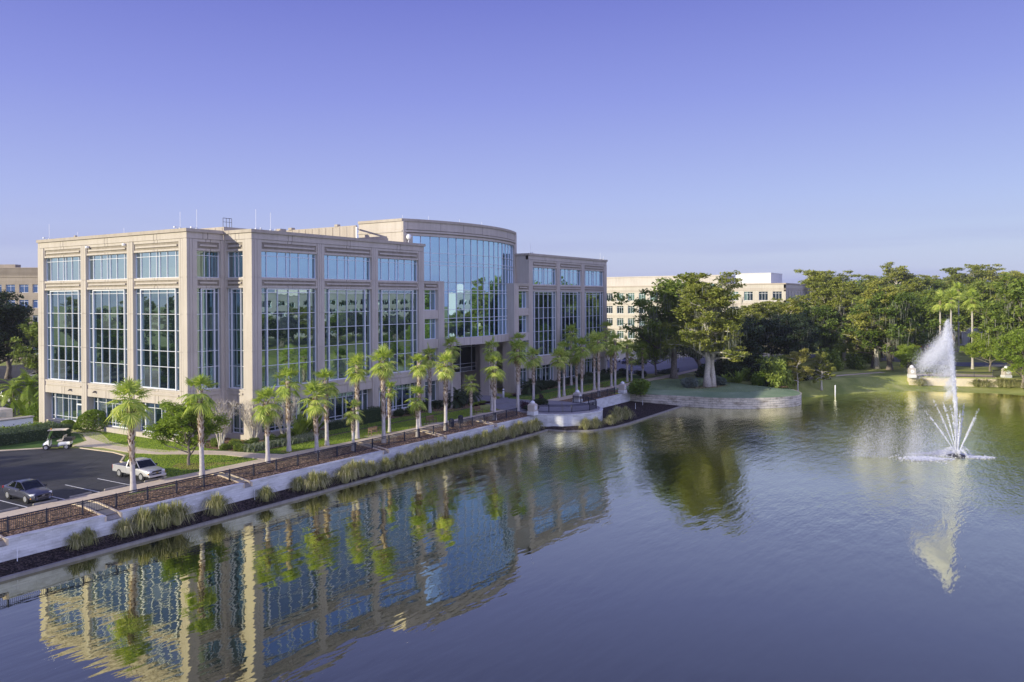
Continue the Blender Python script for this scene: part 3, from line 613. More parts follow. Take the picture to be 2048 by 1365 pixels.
def ring(x, y, r=.95): mb_.sheet([(x+r*math.cos(a*math.pi/7), y+r*math.sin(a*math.pi/7)) for a in range(14)], -.282)
rings = [(-2.12,-8.1),(2.45,-8.95),(7.32,-8.79),(12.64,-8.89),(17.42,-9.53+.5),(34.1,-9.03),(44.9,-8.6),(52.3,-9.0),(59.2,-8.9),(65,-9.2),(71.2,-9.2),(80.7,-8.4),(82.4,-8.7),(87.8,-8.5),(91.4,-13.5),(96.2,-7.7),(86.2,-41.8+6),(24.6,-2.8)]
for p in rings: ring(*p)
struct(mb_.build('mulch_bed', M['mulch']))
sb = MB(); wallbase = [(-190,-15.2),(35.6,-15.2)]+tarc(TR+.05)[1:-1]+[(48.5,-15.2),(67.1,-15.2)]
kerbl = [(-190,-17.3),(35.3,-17.3),(35.7,-20.2),(38.2,-22.8),(42.6,-24.1),(46,-24.3),(68.45,-24.0)]
def sm(poly, z): return [(p[0], p[1], z) for p in poly]
k1 = [(-190+i*(225.3)/60, -17.3) for i in range(61)]; b1 = [(-190+i*(225.6)/60, -15.2) for i in range(61)]
sb.strip([(p[0], p[1], -2.44) for p in k1], [(p[0], p[1]*.5+q[1]*.5, -2.24+.06*math.sin(i*1.7)) for i, (p, q) in enumerate(zip(k1, b1))])
sb.strip([(p[0], p[1]*.5+q[1]*.5, -2.24+.06*math.sin(i*1.7)) for i, (p, q) in enumerate(zip(k1, b1))], [(q[0], q[1], -2.0) for q in b1])
cc = [(35.3,-17.3),(35.7,-20.2),(38.2,-22.8),(40.5,-23.5),(42.6,-24.1),(46,-24.3),(52,-24.25),(60,-24.15),(68.45,-24.0)]
ww = [(35.6,-15.2),tarc(TR+.05)[3],tarc(TR+.05)[6],tarc(TR+.05)[9],tarc(TR+.05)[12],tarc(TR+.05)[15],tarc(TR+.05)[19],(55,-15.2),(67.2,-15.2)]
sb.strip(sm(cc, -2.44), sm(ww, -2.0)); struct(sb.build('soil_bank', M['soil']))
kb = MB()
def ribbon(mb, pts, wdt, z0, z1):
    for i in range(len(pts)-1):
        a, b = Vector(pts[i]), Vector(pts[i+1]); d = (b-a); L = d.length; c = (a+b)/2
        mb.obox((c.x, c.y, (z0+z1)/2), (L+wdt*.6, wdt, z1-z0-.002*(i % 2)), math.atan2(d.y, d.x))
ribbon(kb, kerbl, .32, -3.2, -2.36); struct(kb.build('lake_kerb', M['kerb']))
# retaining walls
def wall_run(mb, cpb, pts, z0, z1, t=.45):
    for i in range(len(pts)-1):
        a, b = Vector(pts[i]), Vector(pts[i+1]); d = b-a; L = d.length; c = (a+b)/2; r = math.atan2(d.y, d.x)
        mb.obox((c.x, c.y, (z0+z1)/2), (L+.02, t, z1-z0), r); cpb.obox((c.x, c.y, z1+.045), (L+.03, t+.12, .09), r)
seg = [(-190,-33.9),(-33.0,-26.2),(-24.9,-13.65),(-12.75,4.4),(5.3,14.7),(15.5,25.3),(26.1,35.6)]
rw, rc = MB(), MB()
for a, b in seg:
    nn = max(1, int((b-a)/3)); 
    for i in range(nn):
        x0, x1 = a+(b-a)*i/nn, a+(b-a)*(i+1)/nn; zt = -.60-.0022*(x0+33)+.015*math.sin(x0*.9); rw.box(x0, -15.2, -2.9, x1, -14.8, zt); 
    z0_, z1_ = -.60-.0022*(a+33), -.60-.0022*(b+33)
    rc.add([(a,-15.27,z0_+.012),(b,-15.27,z1_+.012),(b,-14.73,z1_+.012),(a,-14.73,z0_+.012),(a,-15.27,z0_+.10),(b,-15.27,z1_+.10),(b,-14.73,z1_+.10),(a,-14.73,z0_+.10)], [(0,3,2,1),(4,5,6,7),(0,1,5,4),(1,2,6,5),(2,3,7,6),(3,0,4,7)])
for i in range(6): rw.box(seg[i][1], -15.2, -2.9, seg[i+1][0], -14.8, -.98)
rwo = rw.build('retaining_wall', M['limestone']); tag(rwo, 'long straight pale block retaining wall below the waterside fence, with drain notches', 'wall'); rc.build('wall_coping', M['limestone'], rwo)
def awall(name, pts, z0, z1, mat, label, t=.45, smooth=False):
    a, b = MB(), MB(); wall_run(a, b, pts, z0, z1, t); o = tag(a.build(name, mat), label, 'wall'); b.build('wall_coping', mat, o); return o
awall('retaining_wall', [(35.62,-15.0)]+tarc(TR-.17)[1:-1]+[(48.38,-15.0)], -2.9, -.52, M['limestone'], 'round pale block wall carrying the semicircular waterside terrace')
awall('retaining_wall', [(48.62,-15.0),(57,-15.0),(66.9,-15.05)], -2.9, -.62, M['limestone'], 'short pale block wall between the round terrace and the lawn peninsula')
awall('retaining_wall', [(67.2,-15.3)]+smooth([(p[0]+.1, p[1]+.1) for p in W_[1:]]+[(90.1,-29)], 5), -2.9, -.88, M['old_stone'], 'curved weathered stone wall around the lawn peninsula')
fwl = awall('retaining_wall', [(118.0,-52.2),(120.3,-60.1),(122.6,-67.7)], -2.2, -.55, M['far_stone'], 'sunlit cream wall on the far shore behind the fountain', .5)
fe = MB(); fe.obox((123.8,-67.4,-1.2),(2.6,.5,1.3), .3); fe.obox((119.3,-51.8,-1.2),(2.6,.5,1.3), .3); fe.build('wall_end', M['far_stone'], fwl)
# drain chutes
dn_ = None
for k, (a, b) in enumerate(zip([s[1] for s in seg[:-1]], [s[0] for s in seg[1:]])):
    x = (a+b)/2; wdt = b-a; r = empty('drain_chute', (x, 0, 0), 0, ['leftmost concrete drain chute, by the corner of the picture', 'concrete drain chute through the wall in front of the grey sedan', 'concrete drain chute just right of the second tall palm from the left', 'concrete drain chute below the teak bench in the sun', 'concrete drain chute under the fence beside the tall sunlit palm', 'rightmost drain chute, left of the first clock pillar'][k], 'drain', 'drain chutes through the waterside wall')
    c = MB(); ys = [(-10.7,-.262),(-12.2,-.275),(-14.7,-.60),(-15.23,-.93)]; h_ = wdt/2-.05
    for (ya, za), (yb, zb) in zip(ys[:-1], ys[1:]): c.quad((-h_,yb,zb),(h_,yb,zb),(h_,ya,za),(-h_,ya,za))
    c.build('channel', M['kerb'], r)
    for s_ in (-1, 1):
        c = MB(); x0, x1 = s_*(wdt/2+.04), s_*(wdt/2-.10)
        for (ya, za), (yb, zb) in zip(ys[:-1], ys[1:]): zb = max(zb, -.66); c.add([(x0,ya,za+.09),(x1,ya,za+.09),(x1,yb,zb+.09),(x0,yb,zb+.09),(x0,ya,za-.3),(x1,ya,za-.3),(x1,yb,zb-.3),(x0,yb,zb-.3)], [(0,1,2,3),(4,7,6,5),(0,4,5,1),(1,5,6,2),(2,6,7,3),(3,7,4,0)])
        c.build('side_kerb', M['path'], r)
# paths and paving
def slab(poly, top, name, mat, th=.25):
    m_ = MB(); m_.prism(poly, top-th, top); return struct(m_.build(name, mat))
slab([(-190,-10.6),(2,-10.6),(5,-11.5),(35.6,-11.5),(35.6,-9.5),(4,-9.4),(-1,-8.9),(-16,-8.75),(-190,-8.75)], -.262, 'path', M['path'])
slab([(-3.6,-8.8),(-6.4,-8.8),(-6.9,-4.0),(-8.1,-1.4),(-10.2,2.1),(-11.2,5.1),(-11.0,10.6),(-12.2,14.6),(-9.4,16.4),(-7.2,21.2),(-6.8,26),(-5.4,26),(-5.6,20),(-8.2,14),(-8.9,10),(-8.9,6.2),(-8.3,3.1),(-6.3,-.2),(-5.4,-2.5),(-4.4,-6.6)], -.266, 'walkway', M['path'])
slab([(48.4,-11.5),(86,-11.6),(93,-12.2),(104,-11.6),(118,-11.2),(118,-9.8),(104,-10.0),(96,-9.8),(92,-9.6),(86,-9.5),(48.4,-9.5)], -.262, 'path', M['path'])
pv = stone('paver', (.27,.26,.27), (.31,.29,.30), (.42,.40,.38), 3.0, 3.0, (.8,.78,.76)); M['paver'] = pv
slab([(35.6,-9.5),(35.6,-15.2)]+tarc(TR-.35)[1:-1]+[(48.4,-15.2),(48.4,-9.5),(47.0,-8.6),(47.3,-3.2),(51.6,-.4),(54.3,9.0),(38.4,6.4),(38.4,-.2),(40,-4.5),(36.2,-8.6)], -.258, 'terrace_paving', M['paver'])
bd = MB()
for pts in ([(38.6,-.5),(46,-13)], [(36,-9.5),(48,-9.5)], [(42,-9.5),(42,-21)], [(37.5,-18.5),(47,-13)]): ribbon(bd, pts, .28, -.30, -.253)
struct(bd.build('paving_band', M['kerb']))
for x in (10.0, 20.6, 31.0, 68.0): slab([(x-1.1,-9.48),(x+1.1,-9.48),(x+1.1,-8.3),(x-1.1,-8.3)], -.264, 'bench_pad', M['path'])
slab([(-190,-8.72),(-17.4,-8.72),(-16.5,-8.2),(-16.1,-6),(-14.6,1.8),(-12.5,4.5),(-12.1,7),(-12.5,12.6),(-14.4,15.6),(-17.8,18.2),(-40,19.8),(-80,20),(-190,20)], -.288, 'parking_lot', M['asphalt'])
ke = MB(); ribbon(ke, [(-17.3,-8.6),(-16.35,-8.1),(-15.95,-6),(-14.45,1.8),(-12.4,4.4),(-12.0,7),(-12.4,12.6)], .16, -.5, -.22); ribbon(ke, [(-14.3,15.7),(-17.7,18.35),(-40,19.95),(-90,20.2)], .5, -.5, -.24); struct(ke.build('kerb', M['path']))
slab([(-60,42),(-5,43),(2,48),(4,60),(48,95),(46,140),(-60,140)], -.29, 'rear_parking_lot', M['asphalt'])
slab([(97.5,-5),(104,-9.6),(118,-9.6),(142,-6),(168,2),(168,60),(92,60),(92,6)], -.288, 'side_parking_lot', M['road'])
slab([(150,10),(160,-20),(161.5,-37),(155,-49.6),(150,-58.9),(152.5,-66),(158,-110),(176,-110),(166,-66),(163,-58),(172,-44),(184,-33),(174,-17),(176,10)], -.286, 'road', M['road'])
slab([(200,-20),(203,-44.5),(206,-60),(212,-110),(217,-110),(211,-60),(208,-44),(205,-20)], -.287, 'far_path', M['path'])
slab([(119.3,-53),(121.4,-60.2),(123.6,-67),(129.5,-66),(128.5,-58),(124,-52)], -.268, 'far_terrace', M['path'])
slab([(97,-35.6),(106,-37.6),(116,-42),(125,-47),(125.5,-46),(116.3,-40.8),(106.3,-36.2),(97,-34.2)], -.27, 'far_bank_path', M['path'])
# stall lines
pl = MB()
for x in (-31.3,-28.45,-25.6,-22.75,-19.9): pl.box(x-.05, -8.7, -.30, x+.05, -3.5, -.284)
for k in range(14): pl.obox((112+k*2.8, 4+k*.2, -.29), (.12, 5, .012), 0)
for k in range(7): pl.obox((104+k*2.9, 24, -.29), (.12, 5, .012), 0)
struct(pl.build('stall_line', M['paint']))
# wheel stops
ws = MB(); ws.add([(-.92,-.09,0),(.92,-.09,0),(.92,.09,0),(-.92,.09,0),(-.88,-.05,.13),(.88,-.05,.13),(.88,.05,.13),(-.88,.05,.13)], [(0,3,2,1),(4,5,6,7),(0,1,5,4),(1,2,6,5),(2,3,7,6),(3,0,4,7)])
wsm = ws.mesh('wheel_stop', M['kerb'])
for x, l in ((-29.9,'concrete wheel stop in the bay left of the grey sedan'),(-27.0,'concrete wheel stop right in front of the grey sedan'),(-24.2,'concrete wheel stop in the empty bay right of the grey sedan'),(-21.3,'concrete wheel stop in the empty bay left of the silver pickup'),(-17.7,'concrete wheel stop in front of the silver pickup')):
    tag(link('wheel_stop', wsm, None, None, (x, -8.42, -.288), rnd.uniform(-.02, .02)), l, 'wheel stop', 'wheel stops by the path')
# fences
def fence(pts, label, zf, h=1.02, sp=2.62, name='metal_fence'):
    root = empty(name, (0,0,0), 0, label, 'fence'); post = MB(); post.box(-.05,-.05,0,.05,.05,h+.08); post.lathe([(.05,h+.08),(.04,h+.12),(.005,h+.15)], (0,0,0), 6); pm = post.mesh('post', M['metal_dark'])
    posts = []
    for i in range(len(pts)-1):
        a, b = Vector(pts[i]), Vector(pts[i+1]); k = max(1, round((b-a).length/sp))
        for j in range(k): posts.append(a.lerp(b, j/k))
    posts.append(Vector(pts[-1]))
    for p in posts: link('post', pm, None, root, (p.x, p.y, zf(p)-.04))
    for a, b in zip(posts[:-1], posts[1:]):
        q = MB(); d = (b-a); L = d.length; r = math.atan2(d.y, d.x); za, zb = zf(a), zf(b)
        for z, t in ((h, .055), (h-.16, .04), (.10, .04)):
            q.tube([(a.x, a.y, za+z), (b.x, b.y, zb+z)], t*.85, 4)
        k = int(L/.125)
        for j in range(1, k):
            p = a.lerp(b, j/k); z = za+(zb-za)*j/k; q.obox((p.x, p.y, z+h/2+.03), (.022, .022, h-.13), r)
        q.build('fence_panel', M['metal_dark'], root)
    return root
fence([(-61.1+2.62*k, -13.7) for k in range(0, 37)], 'long dark metal railing along the straight waterside path', lambda p: -.30-.21)
fence([(35.4,-14.7)]+[tarc(TR-.75)[i] for i in (2,6,10,13,16,19,21)]+[(47.7,-14.6)], 'curved black railing around the round terrace', lambda p: -.26)
fence([(49.3,-14.1),(63.2,-14.1)], 'short black railing right of the round terrace', lambda p: -.52)
fence([(118.9,-53.4),(121.1,-60.2),(123.0,-66.4)], 'distant railing on top of the sunlit far wall', lambda p: -.27)
fence([(123.0,-66.4),(126.5,-67.6)], 'short distant railing beside the right far pillar', lambda p: -.27, 1.4)
# clock pillars
def pillar():
    t = empty('stone_pillar'); b = MB(); b.box(-.58,-.58,0,.58,.58,.55); b.build('base', M['limestone'], t, bevel=.03)
    s_ = MB(); s_.box(-.50,-.50,.55,.50,.50,1.42); s_.add([(-.5,-.5,1.42),(.5,-.5,1.42),(.5,.5,1.42),(-.5,.5,1.42),(-.32,-.32,1.62),(.32,-.32,1.62),(.32,.32,1.62),(-.32,.32,1.62)], [(4,5,6,7),(0,1,5,4),(1,2,6,5),(2,3,7,6),(3,0,4,7)]); s_.build('shaft', M['concrete'], t)
    d = MB(); d.lathe([(.34,1.62),(.34,1.68),(.31,1.80),(.22,1.92),(.10,1.98),(.01,2.0)], (0,0,0), 16); d.build('dome', M['white'], t, True)
    e = MB(); e.lathe([(.30,-.53),(.30,-.50)], (0,0,1.03), 24, 'Y'); em = e.build('emblem', M['white'], t)
    g = MB()
    for k in range(16):
        a = k*math.pi/8; g.obox((.235*math.cos(a), -.536, 1.03+.235*math.sin(a)), (.03, .012, .10), 0, 0, -a)
    g.obox((0,-.536,1.10), (.16,.012,.05)); g.obox((-.06,-.536,1.0), (.035,.012,.16)); g.obox((.06,-.536,1.0), (.035,.012,.16)); g.build('mark', M['steel'], em); return t
P0 = pillar()
def tree_of(o): return [(c, tree_of(c)) for c in kids(o)]
def dup(root, tr, loc, rz=0, label=None, scale=None, group=None):
    def rec(o, sub, par):
        c = o.copy(); COL.objects.link(c); c.parent = par
        for s_, t_ in sub: rec(s_, t_, c)
        return c
    r = rec(root, tr, None); r.location = loc; r.rotation_euler = (0, 0, rz)
    if scale: r.scale = scale if hasattr(scale, '__len__') else (scale,)*3
    if label: r['label'] = label
    if group: r['group'] = group
    return r
tag(P0, 'stone pillar with white dome at the left end of the round terrace', 'pillar', 'domed stone pillars by the lake'); T0 = tree_of(P0); P0.location = (34.75,-15.3,-.5)
for (x, y, z, r, l) in ((48.9,-14.7,-.4,0,'stone pillar with white dome between the round terrace and the short railing'),(64.2,-15.1,-.45,0,'stone pillar with white dome beside the bright green bush'),(117.6,-52.8,-.5,-1.25,'distant sunlit pillar with white dome at the left end of the far wall'),(124.6,-68.6,-.5,-1.0,'distant sunlit pillar half hidden by a tree right of the far wall')):
    dup(P0, T0, (x, y, z), r, l, 1.0 if x < 100 else 1.25)
# benches
def bench():
    t = empty('bench'); s_ = MB()
    for k in range(6): s_.box(-.75, -.22+k*.075, .40, .75, -.16+k*.075, .43)
    s_.build('seat', M['wood'], t); b = MB(); b.box(-.75,.24,.86,.75,.28,.95); b.box(-.75,.22,.50,.75,.25,.55)
    for k in range(16): b.box(-.70+k*.09,.235,.55,-.66+k*.09,.265,.86)
    b.build('backrest', M['wood'], t)
    for x in (-.72, .72):
        l = MB(); l.box(x-.03,-.24,0,x+.03,-.18,.62); l.build('leg', M['wood'], t); l = MB(); l.box(x-.03,.22,0,x+.03,.28,.92); l.build('leg', M['wood'], t)
        l = MB(); l.box(x-.035,-.26,.62,x+.035,.22,.655); l.build('armrest', M['wood'], t)
    return t
B0 = bench(); tag(B0, 'teak bench standing in the sunlight on the lawn edge', 'bench', 'wooden benches along the path'); TB = tree_of(B0); B0.location = (10.0,-8.9,-.264)
for x, y, l in ((20.6,-8.9,'teak bench in the shade just left of the tall bright palm'),(31.0,-8.9,'teak bench in the shade left of the pair of palms near the entrance'),(68.0,-8.9,'farthest bench, left of the domed pillar by the bright green bush')): dup(B0, TB, (x, y, -.264), 0, l)
def bin_():
    t = empty('litter_bin'); b = MB(); b.lathe([(.27,0),(.29,.05),(.29,.85),(.27,.88)], (0,0,0), 14)
    for k in range(14): a = k*math.pi/7; b.obox((.30*math.cos(a), .30*math.sin(a), .45), (.03,.03,.78), a)
    b.build('body', M['metal_dark'], t); l = MB(); l.lathe([(.31,.88),(.31,.93),(.2,1.02),(.12,1.03)], (0,0,0), 14); l.build('lid', M['metal_dark'], t); return t
LB = bin_(); tag(LB, 'dark litter bin behind the railing right of the bright palm', 'bin', 'litter bins by the path'); TL = tree_of(LB); LB.location = (19.9,-12.6,-.33)
dup(LB, TL, (22.6,-12.0,-.31), 0, 'dark litter bin behind the railing left of the small sunlit palm near the entrance')
# bollard, post, stakes
b = MB(); b.lathe([(.17,0),(.17,1.35),(.13,1.42)], (0,0,0), 14); o = b.build('bollard_light', M['white'], None, True, (47.6,-2.1,-.27)); tag(o, 'white bollard light standing by the lime green planting at the entrance', 'bollard')
cbl = MB(); cbl.lathe([(.172,1.12),(.172,1.26)], (0,0,0), 14); cbl.build('light_band', M['metal_dark'], o)
b = MB(); b.lathe([(.11,-.5),(.11,2.0),(.05,2.12)], (0,0,0), 10); tag(b.build('marker_post', M['white'], None, True, (95.2,-42.8,-2.55)), 'white marker post standing in the water at the far bank', 'post')
sk = MB(); sk.box(-.025,-.025,-.3,.025,.025,.95); skm = sk.mesh('stake', M['white'])
for x, y, z, l in ((59.3,-19.6,-2.2,'left of two white stakes in the dark soil bank'),(64.0,-18.8,-2.2,'right of two white stakes in the dark soil bank'),(-12.8,-15.6,-2.1,'white stake against the wall below the second drain chute'),(-5.0,-15.6,-2.1,'white stake against the wall between two grass clumps'),(-32.6,-15.6,-2.1,'white stake against the wall at the left edge')):
    tag(link('stake', skm, None, None, (x, y, z)), l, 'stake', 'white stakes in the soil bank')
# ================================================================ VEGETATION
def unit(v): return v/np.maximum(1e-9, np.linalg.norm(v, axis=-1, keepdims=True))
def leaf_quads(C, rng, size, up=.35, aspect=.55, jit=.35):
    n = len(C); nr = rng.normal(size=(n, 3)); nr[:, 2] = np.abs(nr[:, 2])+up*2; nr = unit(nr)
    t = unit(np.cross(nr, rng.normal(size=(n, 3)))); b = np.cross(nr, t)
    s = size*(1+jit*(rng.random((n, 1))*2-1)); t = t*s; b = b*s*aspect
    V = np.stack([C-t, C-b*.9+t*.1, C+t, C+b*.9+t*.1], 1).reshape(-1, 3); F = np.arange(n*4).reshape(-1, 4); return V, F
def clump_pts(centers, radii, per, rng, flat=.6):
    out = []
    for c, r in zip(centers, radii):
        k = max(4, int(per*(r*r))); d = unit(rng.normal(size=(k, 3))); rr = r*(rng.random((k, 1))**.55); q = d*rr; q[:, 2] *= flat; out.append(np.asarray(c)+q)
    return np.concatenate(out)
def make_tree(seed, H, R, base, style='oak', leaf=.30, per=26, moss=0, lean=0, mat='leaf_oak', bark='bark', nlimb=7, tr=.035, sparse=1.0):
    rng = np.random.default_rng(seed); tb = MB(); tips = []; r0 = H*tr
    top = H*(.60 if style == 'oak' else .93); pts = []; p = np.array([0., 0., -.4]); nseg = 7
    wob = rng.normal(size=(nseg+1, 2))*H*.012
    for i in range(nseg+1):
        f = i/nseg; pts.append((wob[i, 0]*f*2+lean*f*H, wob[i, 1]*f*2, -.4+f*top))
    rads = [r0*(1.5 if i == 0 else 1)*(1-.75*i/nseg) for i in range(nseg+1)]; tb.tube(pts, rads, 8)
    def at(z):
        f = min(1, max(0, (z+.4)/top)); i = min(nseg-1, int(f*nseg)); u = f*nseg-i; return np.array(pts[i])*(1-u)+np.array(pts[i+1])*u, r0*(1-.75*f)
    mossp = []
    for k in range(nlimb):
        if style == 'oak': z0 = base*.75+(top-base*.75)*(k/nlimb)**.8; el = rng.uniform(.25, .75)+.5*k/nlimb; L = R*rng.uniform(.75, 1.1)*(1-.25*k/nlimb)
        else: f = k/nlimb; z0 = base+(top-base)*f; el = rng.uniform(-.05, .45)+.5*f; L = R*rng.uniform(.6, 1.1)*(1-.55*f**1.5)
        az = k*2.399+rng.uniform(-.4, .4); s, rr = at(z0); d = np.array([math.cos(az)*math.cos(el), math.sin(az)*math.cos(el), math.sin(el)])
        q = [s]; dd = d.copy(); seg = 5
        for j in range(seg):
            dd = dd+rng.normal(size=3)*.16; dd[2] += .05 if style == 'oak' else -.02; dd /= np.linalg.norm(dd); q.append(q[-1]+dd*L/seg)
        tb.tube([tuple(a) for a in q], [max(.04, rr*.58*(1-.75*j/seg)) for j in range(seg+1)], 6)
        for j in range(1, seg+1):
            nb = 2 if j > 1 else 1
            for _ in range(nb):
                a2 = rng.uniform(0, 6.28); e2 = rng.uniform(0, 1.0); l2 = R*rng.uniform(.18, .42); d2 = np.array([math.cos(a2)*math.cos(e2), math.sin(a2)*math.cos(e2), math.sin(e2)]); d2 = unit(d2+dd*.5)
                m2 = q[j]+d2*l2*.5+rng.normal(size=3)*.1; e = q[j]+d2*l2; tb.tube([tuple(q[j]), tuple(m2), tuple(e)], [max(.02, rr*.16), max(.016, rr*.10), .012], 4, False)
                if rng.random() < sparse: tips.append(e)
                if rng.random() < .5*sparse: tips.append(m2+np.array([0, 0, .3]))
                mossp += [e, m2]
        tips.append(q[-1])
    if style == 'oak':
        for k in range(int(nlimb*1.3)):
            a = rng.uniform(0, 6.28); rr = R*rng.uniform(0, .62); z = H*rng.uniform(.74, .96)-rr*.25; s = np.array(pts[-1]); e = np.array([lean*H+rr*math.cos(a), rr*math.sin(a), z]); tb.tube([tuple(s), tuple((s+e)/2+rng.normal(size=3)*.3), tuple(e)], [r0*.2, r0*.12, .02], 5, False); tips.append(e); tips.append((s+e)/2+np.array([0, 0, 1.])); mossp.append(e)
    else:
        for k in range(6): tips.append(np.array(pts[-1])+rng.normal(size=3)*[R*.16, R*.16, H*.03]+[0, 0, H*.02*k*.4])
    tips = np.array(tips); cr = rng.uniform(.5, 1.35, len(tips))*(R*.175); P = clump_pts(tips, cr, per/(R*.155)**2*1.0 if False else per, rng, .62 if style == 'oak' else .42)
    kz = H/np.percentile(P[:, 2], 99.7); kr = R/np.percentile(np.hypot(P[:, 0]-lean*H, P[:, 1]), 97); K = np.array([kr, kr, kz]); P = P*K; tb.v = [(a*kr, b_*kr, c*kz) for a, b_, c in tb.v]; mossp = [np.array(q_)*K for q_ in mossp]
    V, F = leaf_quads(P, rng, leaf, .45)
    cm = nmesh('crown', V, F, M[mat]); tm = tb.mesh('trunk', M[bark], True); mm = None
    if moss:
        MV, MF = [], []
        sel = rng.choice(len(mossp), min(len(mossp), moss), replace=False)
        for i in sel:
            for _ in range(15):
                c = np.array(mossp[i])+rng.normal(size=3)*[.7, .7, .35]; L = rng.uniform(.6, 2.2); wd = rng.uniform(.018, .05); a = rng.uniform(0, 3.14); dx = np.array([math.cos(a)*wd, math.sin(a)*wd, 0]); b_ = len(MV)
                m_ = c+rng.normal(size=3)*[.08, .08, 0]-[0, 0, L*.55]; MV += [c-dx, c+dx, m_+dx*1.3, m_-dx*1.3, m_+[.05, 0, -L*.45]+dx*.15, m_+[.05, 0, -L*.45]-dx*.15]; MF += [(b_, b_+1, b_+2, b_+3), (b_+3, b_+2, b_+4, b_+5)]
        mm = nmesh('moss', np.array(MV), np.array(MF), M['moss'])
    return tm, cm, mm
def tree_proto(name, args): 
    tm, cm, mm = make_tree(*args[0], **args[1]); return (name, tm, cm, mm)
def place_tree(pr, x, y, z, s, rz, label, cat='tree', group=None, sz=None):
    name, tm, cm, mm = pr; t = empty(name, (x, y, z), rz, label, cat, group); t.scale = (s, s, sz or s)
    link('trunk', tm, None, t); link('crown', cm, None, t)
    if mm: link('moss', mm, None, t)
    return t
OAK = [tree_proto('oak_tree', ((11+i, 14, 6.6, 3.2), dict(per=52, nlimb=12, mat='leaf_oak', moss=m_, leaf=.29))) for i, m_ in enumerate((0, 0, 60))]
DRK = [tree_proto('oak_tree', ((31+i, 14, 6.4, 3.0), dict(per=60, nlimb=11, mat='leaf_dark', leaf=.28, moss=m_))) for i, m_ in enumerate((0, 40))]
CYP = [tree_proto('cypress_tree', ((51+i, 18, 6.2, 5.0), dict(style='cyp', per=62, nlimb=24, mat='leaf_cyp', bark='bark_pale', leaf=.25, tr=.028, sparse=.6, moss=m_))) for i, m_ in enumerate((0, 0, 50))]
SML = [tree_proto('small_oak_tree', ((71+i, 6.2, 3.3, 1.15), dict(per=300, nlimb=14, mat='leaf_spring', leaf=.12, tr=.028))) for i in range(2)]
YCY = tree_proto('young_cypress_tree', ((81, 7.6, 2.7, 1.6), dict(style='cyp', per=190, nlimb=17, mat='leaf_yellow', bark='bark_pale', leaf=.13, tr=.02)))
# ---- fan palms
def fan_crown(seed, nf=36, Rr=1.0, dry=False):
    rng = np.random.default_rng(seed); V, F = [], []
    def strip(pts, wd, side):
        b = len(V)
        for p, w_ in zip(pts, wd): V.append(p-side*w_); V.append(p+side*w_)
        for i in range(len(pts)-1): F.append((b+2*i, b+2*i+1, b+2*i+3, b+2*i+2))
    for i in range(nf):
        f = i/(nf-1); el = rad(84)-f*rad(134)+rng.normal()*.20; az = i*2.39996+rng.normal()*.15
        if dry: el = rad(-70)+rng.normal()*.1
        h = np.array([math.cos(az), math.sin(az), 0.]); d = h*math.cos(el)+np.array([0, 0, math.sin(el)]); side = np.array([-math.sin(az), math.cos(az), 0.])
        Lp = rng.uniform(.80, 1.15)*(1 if f > .12 else .6)*Rr; p0 = np.array([0, 0, .12-.35*f]); droop = np.array([0, 0, -.16*(math.cos(el)**2)])*Lp
        p1 = p0+d*Lp*.55; p2 = p0+d*Lp+droop; d2 = unit(p2-p1); d2 = unit(d2+np.array([0, 0, -.15])); nrm = np.cross(side, d2)
        strip([p0, p1, p2], [.03, .022, .018], side)
        nb = 18; Lb = rng.uniform(.88, 1.15)*Rr; fold = rng.uniform(.15, .5)
        for k in range(nb):
            a = (k/(nb-1)-.5)*2*rad(rng.uniform(98, 108)); L = Lb*(.72+.28*math.cos(a*.9))*rng.uniform(.92, 1.06)
            bd_ = unit(d2*math.cos(a)+side*math.sin(a)+nrm*(fold*abs(math.sin(a))*.5)); lat = unit(np.cross(nrm, bd_))+nrm*(.5 if k % 2 else -.5)*.8
            g = np.array([0, 0, -1.]); q1 = p2+bd_*L*.42+g*.02; q2 = p2+bd_*L*.76+g*L*.05; q3 = p2+bd_*L*.97+g*L*rng.uniform(.08, .32)
            strip([p2, q1, q2, q3], [.012, .048*Rr, .026*Rr, .003], unit(lat))
    return np.array(V), np.array(F)
CR = [nmesh('crown', *fan_crown(100+i, nf), M['palm']) for i, nf in enumerate((32, 29, 35, 27))]
CRS = [nmesh('crown', *fan_crown(140+i, 20), M['palm']) for i in range(2)]
SK_ = nmesh('dead_frond', *fan_crown(150, 4, .9, True), M['palm_dry'])
tk = MB(); prof = [(1.75,-.06),(1.5,0),(1.22,.06),(1.0,.16),(.92,.4),(.86,.7),(.84,1.0)]; tk.lathe([(r*.205, z) for r, z in prof], (0,0,0), 12); TKM = tk.mesh('trunk', M['palm_trunk'], True)
def boots_mesh(seed):
    r_ = random.Random(seed); m_ = MB()
    m_.lathe([(.19,0),(.22,.25),(.23,.7),(.20,1.0)], (0,0,0), 10)
    for i in range(150):
        z = i/150; a = i*2.39996+r_.uniform(-.2, .2); rr = .215+.02*math.sin(z*3); c, s_ = math.cos(a), math.sin(a); o = r_.uniform(.07, .15); h = r_.uniform(.035, .07); w_ = .065
        P = [(rr*c-w_*s_, rr*s_+w_*c, z), (rr*c+w_*s_, rr*s_-w_*c, z), ((rr+o)*c+w_*.5*s_, (rr+o)*s_-w_*.5*c, z+h), ((rr+o)*c-w_*.5*s_, (rr+o)*s_+w_*.5*c, z+h), (rr*c, rr*s_, z+h*.9)]
        m_.add(P, [(0,1,2,3),(3,2,4)])
    return m_.mesh('boot_sheath', M['boots'])
BTM = [boots_mesh(1), boots_mesh(2)]
